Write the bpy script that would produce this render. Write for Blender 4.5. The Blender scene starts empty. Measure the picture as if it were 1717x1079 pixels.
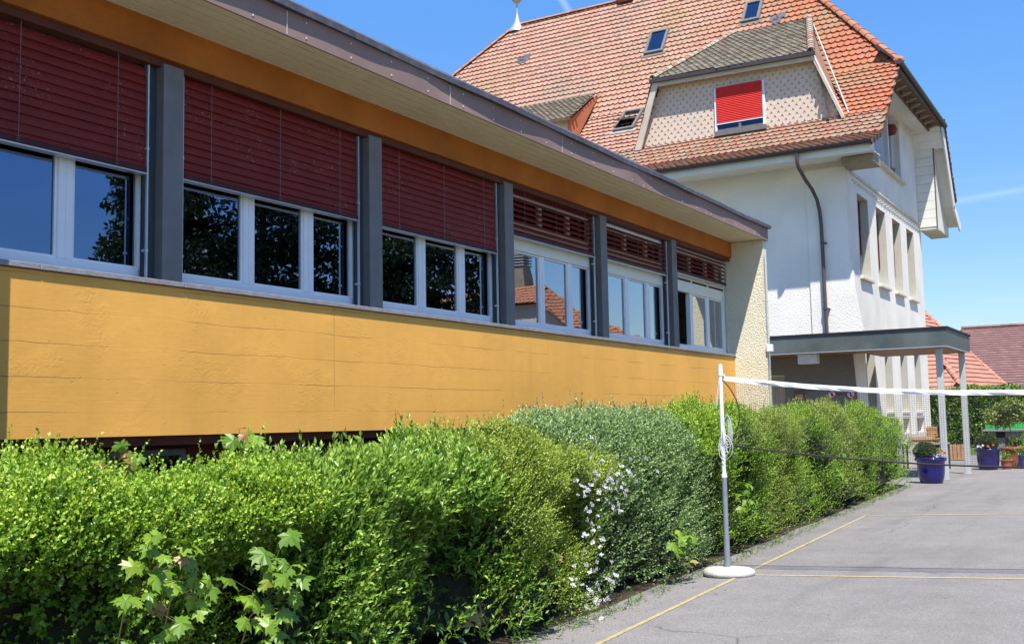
import bpy, math, random
import numpy as np
from mathutils import Vector, Matrix

S = bpy.context.scene
COL = S.collection
PI = math.pi
rnd = random.Random(7)

# ------------------------------------------------------------------ camera
EYE = Vector((0.0, 0.0, 1.6))
yaw, pitch, roll = 0.53858525, 0.09273825, -0.01923746
fw = Vector((-math.sin(yaw) * math.cos(pitch), math.cos(yaw) * math.cos(pitch), math.sin(pitch)))
r0 = Vector((math.cos(yaw), math.sin(yaw), 0.0))
u0 = r0.cross(fw)
rr = r0 * math.cos(roll) + u0 * math.sin(roll)
uu = u0 * math.cos(roll) - r0 * math.sin(roll)
cam_d = bpy.data.cameras.new('camera')
cam = bpy.data.objects.new('camera', cam_d)
COL.objects.link(cam)
m = Matrix((rr, uu, -fw)).transposed().to_4x4()
m.translation = EYE
cam.matrix_world = m
cam_d.sensor_width = 36.0
cam_d.lens = 36.0 * 1812.0 / 1717.0
cam_d.clip_start = 0.05
cam_d.clip_end = 3000.0
S.camera = cam

# ------------------------------------------------------------------ light
SUN = Vector((0.31, -0.40, 1.0)).normalized()
W = bpy.data.worlds.new('World')
S.world = W
W.use_nodes = True
nt = W.node_tree
nt.nodes.clear()
wo = nt.nodes.new('ShaderNodeOutputWorld')
bg = nt.nodes.new('ShaderNodeBackground')
sky = nt.nodes.new('ShaderNodeTexSky')
sky.sky_type = 'NISHITA'
sky.sun_disc = False
sky.sun_elevation = math.asin(SUN.z)
sky.sun_rotation = math.atan2(SUN.x, SUN.y)
sky.air_density = 1.0
sky.dust_density = 0.25
sky.ozone_density = 3.0
# thin cirrus and one contrail, laid out by real sky direction
tc = nt.nodes.new('ShaderNodeTexCoord')
mp = nt.nodes.new('ShaderNodeMapping')
mp.inputs['Rotation'].default_value = (0.35, 0.25, 0.5)
mp.inputs['Scale'].default_value = (1.2, 6.0, 16.0)
nz = nt.nodes.new('ShaderNodeTexNoise')
nz.inputs['Scale'].default_value = 1.6
nz.inputs['Detail'].default_value = 7
nz.inputs['Roughness'].default_value = 0.62
rp = nt.nodes.new('ShaderNodeValToRGB')
rp.color_ramp.elements[0].position = 0.50
rp.color_ramp.elements[1].position = 0.80
rp.color_ramp.elements[0].color = (0, 0, 0, 1)
rp.color_ramp.elements[1].color = (0.35, 0.35, 0.35, 1)
mxc = nt.nodes.new('ShaderNodeMixRGB')
mxc.inputs[2].default_value = (4.2, 4.9, 6.2, 1)
# contrail: a narrow band round a great circle
def vmath(op, a=None, b=None):
    n = nt.nodes.new('ShaderNodeVectorMath'); n.operation = op
    if a is not None: nt.links.new(a, n.inputs[0])
    if b is not None: n.inputs[1].default_value = b
    return n
def smath(op, a=None, b=None, c=None):
    n = nt.nodes.new('ShaderNodeMath'); n.operation = op
    for i, q in enumerate((a, b, c)):
        if q is None: continue
        if isinstance(q, (int, float)): n.inputs[i].default_value = q
        else: nt.links.new(q, n.inputs[i])
    return n.outputs[0]
def raydir(x, y):
    return (fw + rr * ((x - 858.5) / 1812.0) + uu * ((539.5 - y) / 1812.0)).normalized()
def contrail(pa, pb, width, gain):
    a, b = raydir(*pa), raydir(*pb)
    n = a.cross(b).normalized()
    d = vmath('DOT_PRODUCT', tc.outputs['Generated'], tuple(n)).outputs['Value']
    ad = smath('ABSOLUTE', d)
    k = smath('SUBTRACT', 1.0, smath('DIVIDE', ad, width)); k = smath('MAXIMUM', k, 0.0)
    mid = ((a + b) * 0.5).normalized()
    e = vmath('DOT_PRODUCT', tc.outputs['Generated'], tuple(mid)).outputs['Value']
    lim = (a.dot(mid))
    s_ = smath('MULTIPLY', smath('SUBTRACT', e, 1.0 - 1.6 * (1.0 - lim)), 1.0 / (1.6 * (1.0 - lim)))
    s_ = smath('MAXIMUM', s_, 0.0)
    return smath('MULTIPLY', smath('MULTIPLY', k, smath('SQRT', s_)), gain)
nt.links.new(tc.outputs['Generated'], mp.inputs[0])
nt.links.new(mp.outputs[0], nz.inputs['Vector'])
nt.links.new(nz.outputs['Fac'], rp.inputs[0])
sep = nt.nodes.new('ShaderNodeSeparateXYZ')
nt.links.new(tc.outputs['Generated'], sep.inputs[0])
low = smath('MAXIMUM', smath('SUBTRACT', 1.0, smath('MULTIPLY', sep.outputs['Z'], 3.6)), 0.0)
cl = smath('MULTIPLY', rp.outputs[0], low)
cl = smath('ADD', cl, contrail((905, -60), (962, 32), 0.0045, 0.28))
cl = smath('ADD', cl, contrail((1560, 345), (1780, 305), 0.004, 0.13))
cl = smath('MINIMUM', cl, 0.85)
hs = nt.nodes.new('ShaderNodeHueSaturation')
hs.inputs['Hue'].default_value = 0.506
hs.inputs['Saturation'].default_value = 1.27
hs.inputs['Value'].default_value = 1.0
nt.links.new(sky.outputs[0], hs.inputs['Color'])
zr = nt.nodes.new('ShaderNodeMapRange')
zr.inputs[1].default_value = 0.0; zr.inputs[2].default_value = 0.38
zr.inputs[3].default_value = 0.50; zr.inputs[4].default_value = 0.97
nt.links.new(sep.outputs['Z'], zr.inputs[0])
zm = nt.nodes.new('ShaderNodeMixRGB'); zm.blend_type = 'MULTIPLY'; zm.inputs[0].default_value = 1.0
nt.links.new(hs.outputs[0], zm.inputs[1]); nt.links.new(zr.outputs[0], zm.inputs[2])
nt.links.new(zm.outputs[0], mxc.inputs[1])
nt.links.new(cl, mxc.inputs[0])
nt.links.new(mxc.outputs[0], bg.inputs[0])
bg.inputs[1].default_value = 0.13
nt.links.new(bg.outputs[0], wo.inputs[0])

sd = bpy.data.lights.new('sun', 'SUN')
sd.energy = 4.2
sd.angle = math.radians(0.55)
sd.color = (1.0, 0.955, 0.88)
so = bpy.data.objects.new('sun', sd)
COL.objects.link(so)
so.rotation_euler = SUN.to_track_quat('Z', 'Y').to_euler()
so.location = (10, -10, 40)

S.view_settings.view_transform = 'Standard'
S.view_settings.look = 'None'
S.view_settings.exposure = 0.95
S.view_settings.gamma = 1.0
S.view_settings.use_curve_mapping = False
S.render.engine = 'CYCLES'
S.cycles.max_bounces = 6
S.cycles.transparent_max_bounces = 12
S.cycles.caustics_reflective = False
S.cycles.caustics_refractive = False

# ------------------------------------------------------------------ materials
def nodes_of(name):
    ma = bpy.data.materials.new(name)
    ma.use_nodes = True
    t = ma.node_tree
    t.nodes.clear()
    out = t.nodes.new('ShaderNodeOutputMaterial')
    return ma, t, out

def mat(name, col, rough=0.7, var=0.12, vscale=3.0, bump=0.0, bscale=40.0, bdetail=4, spec=0.3,
        metal=0.0, stain=None, stain_scale=1.2, stain_amt=0.5, coat=0.0, bdist=0.02):
    ma, t, out = nodes_of(name)
    N = t.nodes.new; L = t.links.new
    p = N('ShaderNodeBsdfPrincipled')
    p.inputs['Roughness'].default_value = rough
    p.inputs['Metallic'].default_value = metal
    p.inputs['Specular IOR Level'].default_value = spec
    p.inputs['Coat Weight'].default_value = coat
    p.inputs['Coat Roughness'].default_value = 0.08
    tcn = N('ShaderNodeTexCoord')
    n1 = N('ShaderNodeTexNoise'); n1.inputs['Scale'].default_value = vscale
    n1.inputs['Detail'].default_value = 6; n1.inputs['Roughness'].default_value = 0.6
    L(tcn.outputs['Object'], n1.inputs['Vector'])
    mr = N('ShaderNodeMapRange')
    mr.inputs[1].default_value = 0.3; mr.inputs[2].default_value = 0.7
    mr.inputs[3].default_value = 1 - var; mr.inputs[4].default_value = 1 + var
    L(n1.outputs['Fac'], mr.inputs[0])
    mul = N('ShaderNodeMixRGB'); mul.blend_type = 'MULTIPLY'; mul.inputs[0].default_value = 1.0
    mul.inputs[1].default_value = (*col, 1)
    L(mr.outputs[0], mul.inputs[2])
    cur = mul.outputs[0]
    if stain:
        n2 = N('ShaderNodeTexNoise'); n2.inputs['Scale'].default_value = stain_scale
        n2.inputs['Detail'].default_value = 8; n2.inputs['Roughness'].default_value = 0.7
        L(tcn.outputs['Object'], n2.inputs['Vector'])
        r = N('ShaderNodeMapRange'); r.inputs[1].default_value = 0.48; r.inputs[2].default_value = 0.68
        r.inputs[3].default_value = 0; r.inputs[4].default_value = stain_amt
        L(n2.outputs['Fac'], r.inputs[0])
        mx = N('ShaderNodeMixRGB'); mx.inputs[2].default_value = (*stain, 1)
        L(r.outputs[0], mx.inputs[0]); L(cur, mx.inputs[1]); cur = mx.outputs[0]
    L(cur, p.inputs['Base Color'])
    if bump > 0:
        nb = N('ShaderNodeTexNoise'); nb.inputs['Scale'].default_value = bscale
        nb.inputs['Detail'].default_value = bdetail
        L(tcn.outputs['Object'], nb.inputs['Vector'])
        b = N('ShaderNodeBump'); b.inputs['Strength'].default_value = bump
        b.inputs['Distance'].default_value = bdist
        L(nb.outputs['Fac'], b.inputs['Height']); L(b.outputs[0], p.inputs['Normal'])
    L(p.outputs[0], out.inputs[0])
    return ma

def plaster(name, col, scale=22.0, strength=1.0, dist=0.03):
    # rough cast render: pebbly relief
    ma, t, out = nodes_of(name)
    N = t.nodes.new; L = t.links.new
    p = N('ShaderNodeBsdfPrincipled'); p.inputs['Roughness'].default_value = 0.92
    p.inputs['Specular IOR Level'].default_value = 0.15
    tcn = N('ShaderNodeTexCoord')
    nd = N('ShaderNodeTexNoise'); nd.inputs['Scale'].default_value = 9; nd.inputs['Detail'].default_value = 3
    L(tcn.outputs['Object'], nd.inputs['Vector'])
    mixv = N('ShaderNodeMixRGB'); mixv.inputs[0].default_value = 0.06
    L(tcn.outputs['Object'], mixv.inputs[1]); L(nd.outputs['Color'], mixv.inputs[2])
    v = N('ShaderNodeTexVoronoi'); v.feature = 'SMOOTH_F1'; v.inputs['Scale'].default_value = scale
    v.inputs['Smoothness'].default_value = 0.6
    L(mixv.outputs[0], v.inputs['Vector'])
    nb = N('ShaderNodeTexNoise'); nb.inputs['Scale'].default_value = scale * 0.6; nb.inputs['Detail'].default_value = 6
    L(tcn.outputs['Object'], nb.inputs['Vector'])
    ad = N('ShaderNodeMath'); ad.operation = 'MULTIPLY_ADD'; ad.inputs[1].default_value = 0.9
    L(v.outputs['Distance'], ad.inputs[0]); L(nb.outputs['Fac'], ad.inputs[2])
    b = N('ShaderNodeBump'); b.inputs['Strength'].default_value = strength; b.inputs['Distance'].default_value = dist
    L(ad.outputs[0], b.inputs['Height']); L(b.outputs[0], p.inputs['Normal'])
    n1 = N('ShaderNodeTexNoise'); n1.inputs['Scale'].default_value = 0.9; n1.inputs['Detail'].default_value = 7
    L(tcn.outputs['Object'], n1.inputs['Vector'])
    mr = N('ShaderNodeMapRange'); mr.inputs[1].default_value = .3; mr.inputs[2].default_value = .7
    mr.inputs[3].default_value = 0.88; mr.inputs[4].default_value = 1.04
    L(n1.outputs['Fac'], mr.inputs[0])
    mul = N('ShaderNodeMixRGB'); mul.blend_type = 'MULTIPLY'; mul.inputs[0].default_value = 1
    mul.inputs[1].default_value = (*col, 1); L(mr.outputs[0], mul.inputs[2])
    L(mul.outputs[0], p.inputs['Base Color'])
    L(p.outputs[0], out.inputs[0])
    return ma

def board_concrete():
    ma, t, out = nodes_of('ochre_painted_concrete')
    N = t.nodes.new; L = t.links.new
    p = N('ShaderNodeBsdfPrincipled'); p.inputs['Roughness'].default_value = 0.6
    p.inputs['Specular IOR Level'].default_value = 0.25
    tcn = N('ShaderNodeTexCoord')
    sp = N('ShaderNodeSeparateXYZ'); L(tcn.outputs['Object'], sp.inputs[0])
    # slow wobble of the joints
    nw = N('ShaderNodeTexNoise'); nw.inputs['Scale'].default_value = 1.3; nw.inputs['Detail'].default_value = 6
    nw.inputs['Roughness'].default_value = 0.7
    L(tcn.outputs['Object'], nw.inputs['Vector'])
    wz = N('ShaderNodeMath'); wz.operation = 'MULTIPLY_ADD'; wz.inputs[1].default_value = 0.05
    L(nw.outputs['Fac'], wz.inputs[0]); L(sp.outputs['Z'], wz.inputs[2])
    cb = N('ShaderNodeCombineXYZ'); L(sp.outputs['Y'], cb.inputs[0]); L(wz.outputs[0], cb.inputs[1])
    br = N('ShaderNodeTexBrick')
    br.inputs['Scale'].default_value = 1.0
    br.inputs['Brick Width'].default_value = 4.37
    br.inputs['Row Height'].default_value = 0.252
    br.inputs['Mortar Size'].default_value = 0.004
    br.inputs['Mortar Smooth'].default_value = 0.3
    br.offset = 0.0
    br.inputs['Color1'].default_value = (0.47, 0.47, 0.47, 1)
    br.inputs['Color2'].default_value = (0.53, 0.53, 0.53, 1)
    br.inputs['Mortar'].default_value = (0.5, 0.5, 0.5, 1)
    L(cb.outputs[0], br.inputs['Vector'])
    # mask so joints come and go
    nm = N('ShaderNodeTexNoise'); nm.inputs['Scale'].default_value = 0.8; nm.inputs['Detail'].default_value = 3
    L(tcn.outputs['Object'], nm.inputs['Vector'])
    mm = N('ShaderNodeMapRange'); mm.inputs[1].default_value = .44; mm.inputs[2].default_value = .58
    L(nm.outputs['Fac'], mm.inputs[0])
    jf = N('ShaderNodeMath'); jf.operation = 'MULTIPLY'; L(br.outputs['Fac'], jf.inputs[0]); L(mm.outputs[0], jf.inputs[1])
    # pits
    v = N('ShaderNodeTexVoronoi'); v.inputs['Scale'].default_value = 9
    L(tcn.outputs['Object'], v.inputs['Vector'])
    pit = N('ShaderNodeMapRange'); pit.inputs[1].default_value = .03; pit.inputs[2].default_value = .07
    pit.inputs[3].default_value = 1; pit.inputs[4].default_value = 0
    L(v.outputs['Distance'], pit.inputs[0])
    n2 = N('ShaderNodeTexNoise'); n2.inputs['Scale'].default_value = 26; n2.inputs['Detail'].default_value = 8
    n2.inputs['Roughness'].default_value = 0.65
    L(tcn.outputs['Object'], n2.inputs['Vector'])
    ln = N('ShaderNodeMapping'); ln.inputs['Scale'].default_value = (1, 2.5, 60)
    L(tcn.outputs['Object'], ln.inputs[0])
    n3 = N('ShaderNodeTexNoise'); n3.inputs['Scale'].default_value = 1.2; n3.inputs['Detail'].default_value = 3
    L(ln.outputs[0], n3.inputs['Vector'])
    def ma2(op, a, b, c=None):
        q = N('ShaderNodeMath'); q.operation = op
        for i, w in enumerate((a, b, c)):
            if w is None: continue
            if isinstance(w, (int, float)): q.inputs[i].default_value = w
            else: L(w, q.inputs[i])
        return q.outputs[0]
    h = ma2('MULTIPLY', jf.outputs[0], -0.55)
    h = ma2('MULTIPLY_ADD', br.outputs['Color'], 2.0, h)
    h = ma2('MULTIPLY_ADD', pit.outputs[0], -0.35, h)
    nr_ = N('ShaderNodeTexNoise'); nr_.inputs['Scale'].default_value = 38; nr_.inputs['Detail'].default_value = 6
    L(tcn.outputs['Object'], nr_.inputs['Vector'])
    nk = N('ShaderNodeTexNoise'); nk.inputs['Scale'].default_value = 1.6; nk.inputs['Detail'].default_value = 4
    L(tcn.outputs['Object'], nk.inputs['Vector'])
    kk = N('ShaderNodeMapRange'); kk.inputs[1].default_value = .52; kk.inputs[2].default_value = .62; L(nk.outputs['Fac'], kk.inputs[0])
    rough_patch = ma2('MULTIPLY', nr_.outputs['Fac'], kk.outputs[0])
    h = ma2('MULTIPLY_ADD', rough_patch, 0.5, h)
    h = ma2('MULTIPLY_ADD', n2.outputs['Fac'], 0.16, h)
    h = ma2('MULTIPLY_ADD', n3.outputs['Fac'], 0.10, h)
    b = N('ShaderNodeBump'); b.inputs['Strength'].default_value = 0.8; b.inputs['Distance'].default_value = 0.008
    L(h, b.inputs['Height']); L(b.outputs[0], p.inputs['Normal'])
    n1 = N('ShaderNodeTexNoise'); n1.inputs['Scale'].default_value = 0.7; n1.inputs['Detail'].default_value = 8
    n1.inputs['Roughness'].default_value = 0.65
    L(tcn.outputs['Object'], n1.inputs['Vector'])
    mr = N('ShaderNodeMapRange'); mr.inputs[1].default_value = .3; mr.inputs[2].default_value = .7
    mr.inputs[3].default_value = 0.86; mr.inputs[4].default_value = 1.1
    L(n1.outputs['Fac'], mr.inputs[0])
    mul = N('ShaderNodeMixRGB'); mul.blend_type = 'MULTIPLY'; mul.inputs[0].default_value = 1
    mul.inputs[1].default_value = (0.79, 0.405, 0.085, 1); L(mr.outputs[0], mul.inputs[2])
    mx = N('ShaderNodeMixRGB'); mx.inputs[2].default_value = (0.22, 0.12, 0.03, 1)
    k = ma2('MULTIPLY', jf.outputs[0], 0.5); L(k, mx.inputs[0]); L(mul.outputs[0], mx.inputs[1])
    mx2 = N('ShaderNodeMixRGB'); mx2.inputs[2].default_value = (0.2, 0.1, 0.03, 1)
    k = ma2('MULTIPLY', pit.outputs[0], 0.35); L(k, mx2.inputs[0]); L(mx.outputs[0], mx2.inputs[1])
    # faint rain streaks and grime
    dm = N('ShaderNodeMapping'); dm.inputs['Scale'].default_value = (1, 7, .35); L(tcn.outputs['Object'], dm.inputs[0])
    dn = N('ShaderNodeTexNoise'); dn.inputs['Scale'].default_value = 1.0; dn.inputs['Detail'].default_value = 6; L(dm.outputs[0], dn.inputs['Vector'])
    dr = N('ShaderNodeMapRange'); dr.inputs[1].default_value = .5; dr.inputs[2].default_value = .72; dr.inputs[3].default_value = 0; dr.inputs[4].default_value = .12
    L(dn.outputs['Fac'], dr.inputs[0])
    mx3 = N('ShaderNodeMixRGB'); mx3.inputs[2].default_value = (.50, .25, .05, 1)
    L(dr.outputs[0], mx3.inputs[0]); L(mx2.outputs[0], mx3.inputs[1])
    L(mx3.outputs[0], p.inputs['Base Color'])
    L(p.outputs[0], out.inputs[0])
    return ma

def blind_mat(name, col):
    ma, t, out = nodes_of(name)
    N = t.nodes.new; L = t.links.new
    p = N('ShaderNodeBsdfPrincipled'); p.inputs['Roughness'].default_value = 0.5
    p.inputs['Specular IOR Level'].default_value = 0.3
    tcn = N('ShaderNodeTexCoord')
    mpn = N('ShaderNodeMapping'); mpn.inputs['Scale'].default_value = (1, 1.0, 2.2)
    L(tcn.outputs['Object'], mpn.inputs[0])
    n1 = N('ShaderNodeTexNoise'); n1.inputs['Scale'].default_value = 1.7; n1.inputs['Detail'].default_value = 2
    L(mpn.outputs[0], n1.inputs['Vector'])
    n2 = N('ShaderNodeTexNoise'); n2.inputs['Scale'].default_value = 42; n2.inputs['Detail'].default_value = 5
    n2.inputs['Roughness'].default_value = 0.75
    L(tcn.outputs['Object'], n2.inputs['Vector'])
    a = N('ShaderNodeMapRange'); a.inputs[1].default_value = .46; a.inputs[2].default_value = .62
    L(n1.outputs['Fac'], a.inputs[0])
    b = N('ShaderNodeMapRange'); b.inputs[1].default_value = .60; b.inputs[2].default_value = .65
    L(n2.outputs['Fac'], b.inputs[0])
    k = N('ShaderNodeMath'); k.operation = 'MULTIPLY'; L(a.outputs[0], k.inputs[0]); L(b.outputs[0], k.inputs[1])
    k2 = N('ShaderNodeMath'); k2.operation = 'MULTIPLY'; k2.inputs[1].default_value = .8; L(k.outputs[0], k2.inputs[0])
    n3 = N('ShaderNodeTexNoise'); n3.inputs['Scale'].default_value = 6; n3.inputs['Detail'].default_value = 5
    L(tcn.outputs['Object'], n3.inputs['Vector'])
    mr = N('ShaderNodeMapRange'); mr.inputs[3].default_value = .75; mr.inputs[4].default_value = 1.2
    L(n3.outputs['Fac'], mr.inputs[0])
    mul = N('ShaderNodeMixRGB'); mul.blend_type = 'MULTIPLY'; mul.inputs[0].default_value = 1
    mul.inputs[1].default_value = (*col, 1); L(mr.outputs[0], mul.inputs[2])
    mx = N('ShaderNodeMixRGB'); mx.inputs[2].default_value = (.55, .36, .32, 1)
    L(k2.outputs[0], mx.inputs[0]); L(mul.outputs[0], mx.inputs[1])
    L(mx.outputs[0], p.inputs['Base Color']); L(p.outputs[0], out.inputs[0])
    return ma

def tint_mat(name, stops, rough=0.8, stain=None, stain_scale=0.5, stain_amt=0.7, s_lo=0.5, s_hi=0.66, bump=0.3, spec=0.2, transl=0.0, hue_noise=0.0, world_x=None):
    """colour chosen per face by attribute 'tint' through a ramp; optional lichen patches"""
    ma, t, out = nodes_of(name)
    N = t.nodes.new; L = t.links.new
    p = N('ShaderNodeBsdfPrincipled'); p.inputs['Roughness'].default_value = rough
    p.inputs['Specular IOR Level'].default_value = spec
    at = N('ShaderNodeAttribute'); at.attribute_name = 'tint'
    cr = N('ShaderNodeValToRGB')
    els = cr.color_ramp.elements
    while len(els) < len(stops): els.new(0.5)
    for e, (pos, c) in zip(els, stops):
        e.position = pos; e.color = (*c, 1)
    L(at.outputs['Fac'], cr.inputs[0])
    cur = cr.outputs[0]
    tcn = N('ShaderNodeTexCoord')
    if world_x:
        # tiles laid in another batch further along the roof
        sp = N('ShaderNodeSeparateXYZ'); g = N('ShaderNodeNewGeometry'); L(g.outputs['Position'], sp.inputs[0])
        nn = N('ShaderNodeTexNoise'); nn.inputs['Scale'].default_value = .8; L(g.outputs['Position'], nn.inputs['Vector'])
        ad = N('ShaderNodeMath'); ad.operation = 'MULTIPLY_ADD'; ad.inputs[1].default_value = 3.0
        L(nn.outputs['Fac'], ad.inputs[0]); L(sp.outputs['X'], ad.inputs[2])
        w = N('ShaderNodeMapRange'); w.inputs[1].default_value = world_x[0] + 1.5; w.inputs[2].default_value = world_x[1] + 1.5
        L(ad.outputs[0], w.inputs[0])
        mxx = N('ShaderNodeMixRGB'); mxx.blend_type = 'MULTIPLY'; mxx.inputs[2].default_value = (*world_x[2], 1)
        L(w.outputs[0], mxx.inputs[0]); L(cur, mxx.inputs[1]); cur = mxx.outputs[0]
    if stain:
        for i, (sc, colr, amt) in enumerate(stain):
            n2 = N('ShaderNodeTexNoise'); n2.inputs['Scale'].default_value = sc
            n2.inputs['Detail'].default_value = 9; n2.inputs['Roughness'].default_value = 0.72
            L(tcn.outputs['Object'], n2.inputs['Vector'])
            r = N('ShaderNodeMapRange'); r.inputs[1].default_value = s_lo; r.inputs[2].default_value = s_hi
            r.inputs[3].default_value = 0; r.inputs[4].default_value = amt
            L(n2.outputs['Fac'], r.inputs[0])
            mx = N('ShaderNodeMixRGB'); mx.inputs[2].default_value = (*colr, 1)
            L(r.outputs[0], mx.inputs[0]); L(cur, mx.inputs[1]); cur = mx.outputs[0]
    L(cur, p.inputs['Base Color'])
    if bump > 0:
        nb = N('ShaderNodeTexNoise'); nb.inputs['Scale'].default_value = 60; nb.inputs['Detail'].default_value = 3
        L(tcn.outputs['Object'], nb.inputs['Vector'])
        b = N('ShaderNodeBump'); b.inputs['Strength'].default_value = bump; b.inputs['Distance'].default_value = 0.01
        L(nb.outputs['Fac'], b.inputs['Height']); L(b.outputs[0], p.inputs['Normal'])
    if transl > 0:
        tr = N('ShaderNodeBsdfTranslucent')
        hv = N('ShaderNodeHueSaturation'); hv.inputs['Value'].default_value = 1.5; hv.inputs['Hue'].default_value = 0.485
        L(cur, hv.inputs['Color']); L(hv.outputs[0], tr.inputs['Color'])
        ms = N('ShaderNodeMixShader'); ms.inputs[0].default_value = transl
        L(p.outputs[0], ms.inputs[1]); L(tr.outputs[0], ms.inputs[2]); L(ms.outputs[0], out.inputs[0])
    else:
        L(p.outputs[0], out.inputs[0])
    return ma

def glass_mat(name, tint=(0.30, 0.33, 0.33), ior=3.3):
    ma, t, out = nodes_of(name)
    N = t.nodes.new; L = t.links.new
    fr = N('ShaderNodeFresnel'); fr.inputs['IOR'].default_value = ior
    gl = N('ShaderNodeBsdfGlossy'); gl.inputs['Roughness'].default_value = 0.0
    lw_ = N('ShaderNodeLayerWeight'); lw_.inputs['Blend'].default_value = .5
    fm = N('ShaderNodeMapRange'); fm.inputs[1].default_value = .2; fm.inputs[2].default_value = .62
    L(lw_.outputs['Facing'], fm.inputs[0])
    gc = N('ShaderNodeMixRGB'); gc.inputs[1].default_value = (0.44, 0.62, 1, 1); gc.inputs[2].default_value = (.93, .96, 1, 1)
    L(fm.outputs[0], gc.inputs[0]); L(gc.outputs[0], gl.inputs['Color'])
    fa = N('ShaderNodeMath'); fa.operation = 'MULTIPLY_ADD'; fa.inputs[1].default_value = .28; fa.use_clamp = True
    L(fm.outputs[0], fa.inputs[0]); L(fr.outputs[0], fa.inputs[2])
    tcn = N('ShaderNodeTexCoord')
    nb = N('ShaderNodeTexNoise'); nb.inputs['Scale'].default_value = 1.6; nb.inputs['Detail'].default_value = 1
    L(tcn.outputs['Object'], nb.inputs['Vector'])
    b = N('ShaderNodeBump'); b.inputs['Strength'].default_value = 0.2; b.inputs['Distance'].default_value = 0.006
    L(nb.outputs['Fac'], b.inputs['Height']); L(b.outputs[0], gl.inputs['Normal'])
    tr = N('ShaderNodeBsdfTransparent'); tr.inputs['Color'].default_value = (*tint, 1)
    ms = N('ShaderNodeMixShader')
    L(fa.outputs[0], ms.inputs[0]); L(tr.outputs[0], ms.inputs[1]); L(gl.outputs[0], ms.inputs[2])
    L(ms.outputs[0], out.inputs[0])
    return ma

def asphalt_mat():
    ma, t, out = nodes_of('worn_asphalt')
    N = t.nodes.new; L = t.links.new
    p = N('ShaderNodeBsdfPrincipled'); p.inputs['Roughness'].default_value = 0.85
    p.inputs['Specular IOR Level'].default_value = 0.3
    tcn = N('ShaderNodeTexCoord')
    def noise(sc, det=6, ro=.6, vec=None):
        n = N('ShaderNodeTexNoise'); n.inputs['Scale'].default_value = sc; n.inputs['Detail'].default_value = det
        n.inputs['Roughness'].default_value = ro; L(vec or tcn.outputs['Object'], n.inputs['Vector']); return n.outputs['Fac']
    def mrange(a, lo, hi, o0, o1):
        q = N('ShaderNodeMapRange'); q.inputs[1].default_value = lo; q.inputs[2].default_value = hi
        q.inputs[3].default_value = o0; q.inputs[4].default_value = o1; L(a, q.inputs[0]); return q.outputs[0]
    big = mrange(noise(0.35, 6, .65), .3, .7, .86, 1.12)
    mid = mrange(noise(2.2, 6, .7), .3, .7, .9, 1.1)
    fine = mrange(noise(90, 3, .6), .35, .7, .78, 1.25)
    v = N('ShaderNodeTexVoronoi'); v.inputs['Scale'].default_value = 130; L(tcn.outputs['Object'], v.inputs['Vector'])
    sp = N('ShaderNodeSeparateColor'); L(v.outputs['Color'], sp.inputs[0])
    grit = mrange(sp.outputs[0], .0, 1., .78, 1.28)
    # long tyre / drainage streaks
    mpn = N('ShaderNodeMapping'); mpn.inputs['Rotation'].default_value = (0, 0, 0.35); mpn.inputs['Scale'].default_value = (1.6, 0.16, 1)
    L(tcn.outputs['Object'], mpn.inputs[0])
    st = mrange(noise(1.0, 4, .55, mpn.outputs[0]), .52, .66, 1.0, .84)
    # hairline cracks
    dv = N('ShaderNodeTexNoise'); dv.inputs['Scale'].default_value = 1.5; dv.inputs['Detail'].default_value = 5; L(tcn.outputs['Object'], dv.inputs['Vector'])
    mvx = N('ShaderNodeMixRGB'); mvx.inputs[0].default_value = .25; L(tcn.outputs['Object'], mvx.inputs[1]); L(dv.outputs['Color'], mvx.inputs[2])
    ve = N('ShaderNodeTexVoronoi'); ve.feature = 'DISTANCE_TO_EDGE'; ve.inputs['Scale'].default_value = .42; L(mvx.outputs[0], ve.inputs['Vector'])
    crack = mrange(ve.outputs['Distance'], 0.0, .0035, 1.0, 0.0)
    cmask = mrange(noise(.5, 2), .5, .56, 0.0, 1.0)
    cm_ = N('ShaderNodeMath'); cm_.operation = 'MULTIPLY'; L(crack, cm_.inputs[0]); L(cmask, cm_.inputs[1])
    crk = mrange(cm_.outputs[0], 0, 1, 1.0, .5)
    spots = mrange(noise(7, 3, .5), .70, .76, 1.0, .72)
    cur = None
    for q in (big, mid, fine, grit, st, crk, spots):
        if cur is None: cur = q
        else:
            k = N('ShaderNodeMath'); k.operation = 'MULTIPLY'; L(cur, k.inputs[0]); L(q, k.inputs[1]); cur = k.outputs[0]
    mul = N('ShaderNodeMixRGB'); mul.blend_type = 'MULTIPLY'; mul.inputs[0].default_value = 1
    mul.inputs[1].default_value = (0.205, 0.190, 0.180, 1); L(cur, mul.inputs[2])
    L(mul.outputs[0], p.inputs['Base Color'])
    b = N('ShaderNodeBump'); b.inputs['Strength'].default_value = .5; b.inputs['Distance'].default_value = .004
    L(v.outputs['Distance'], b.inputs['Height']); L(b.outputs[0], p.inputs['Normal'])
    L(p.outputs[0], out.inputs[0])
    return ma

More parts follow.
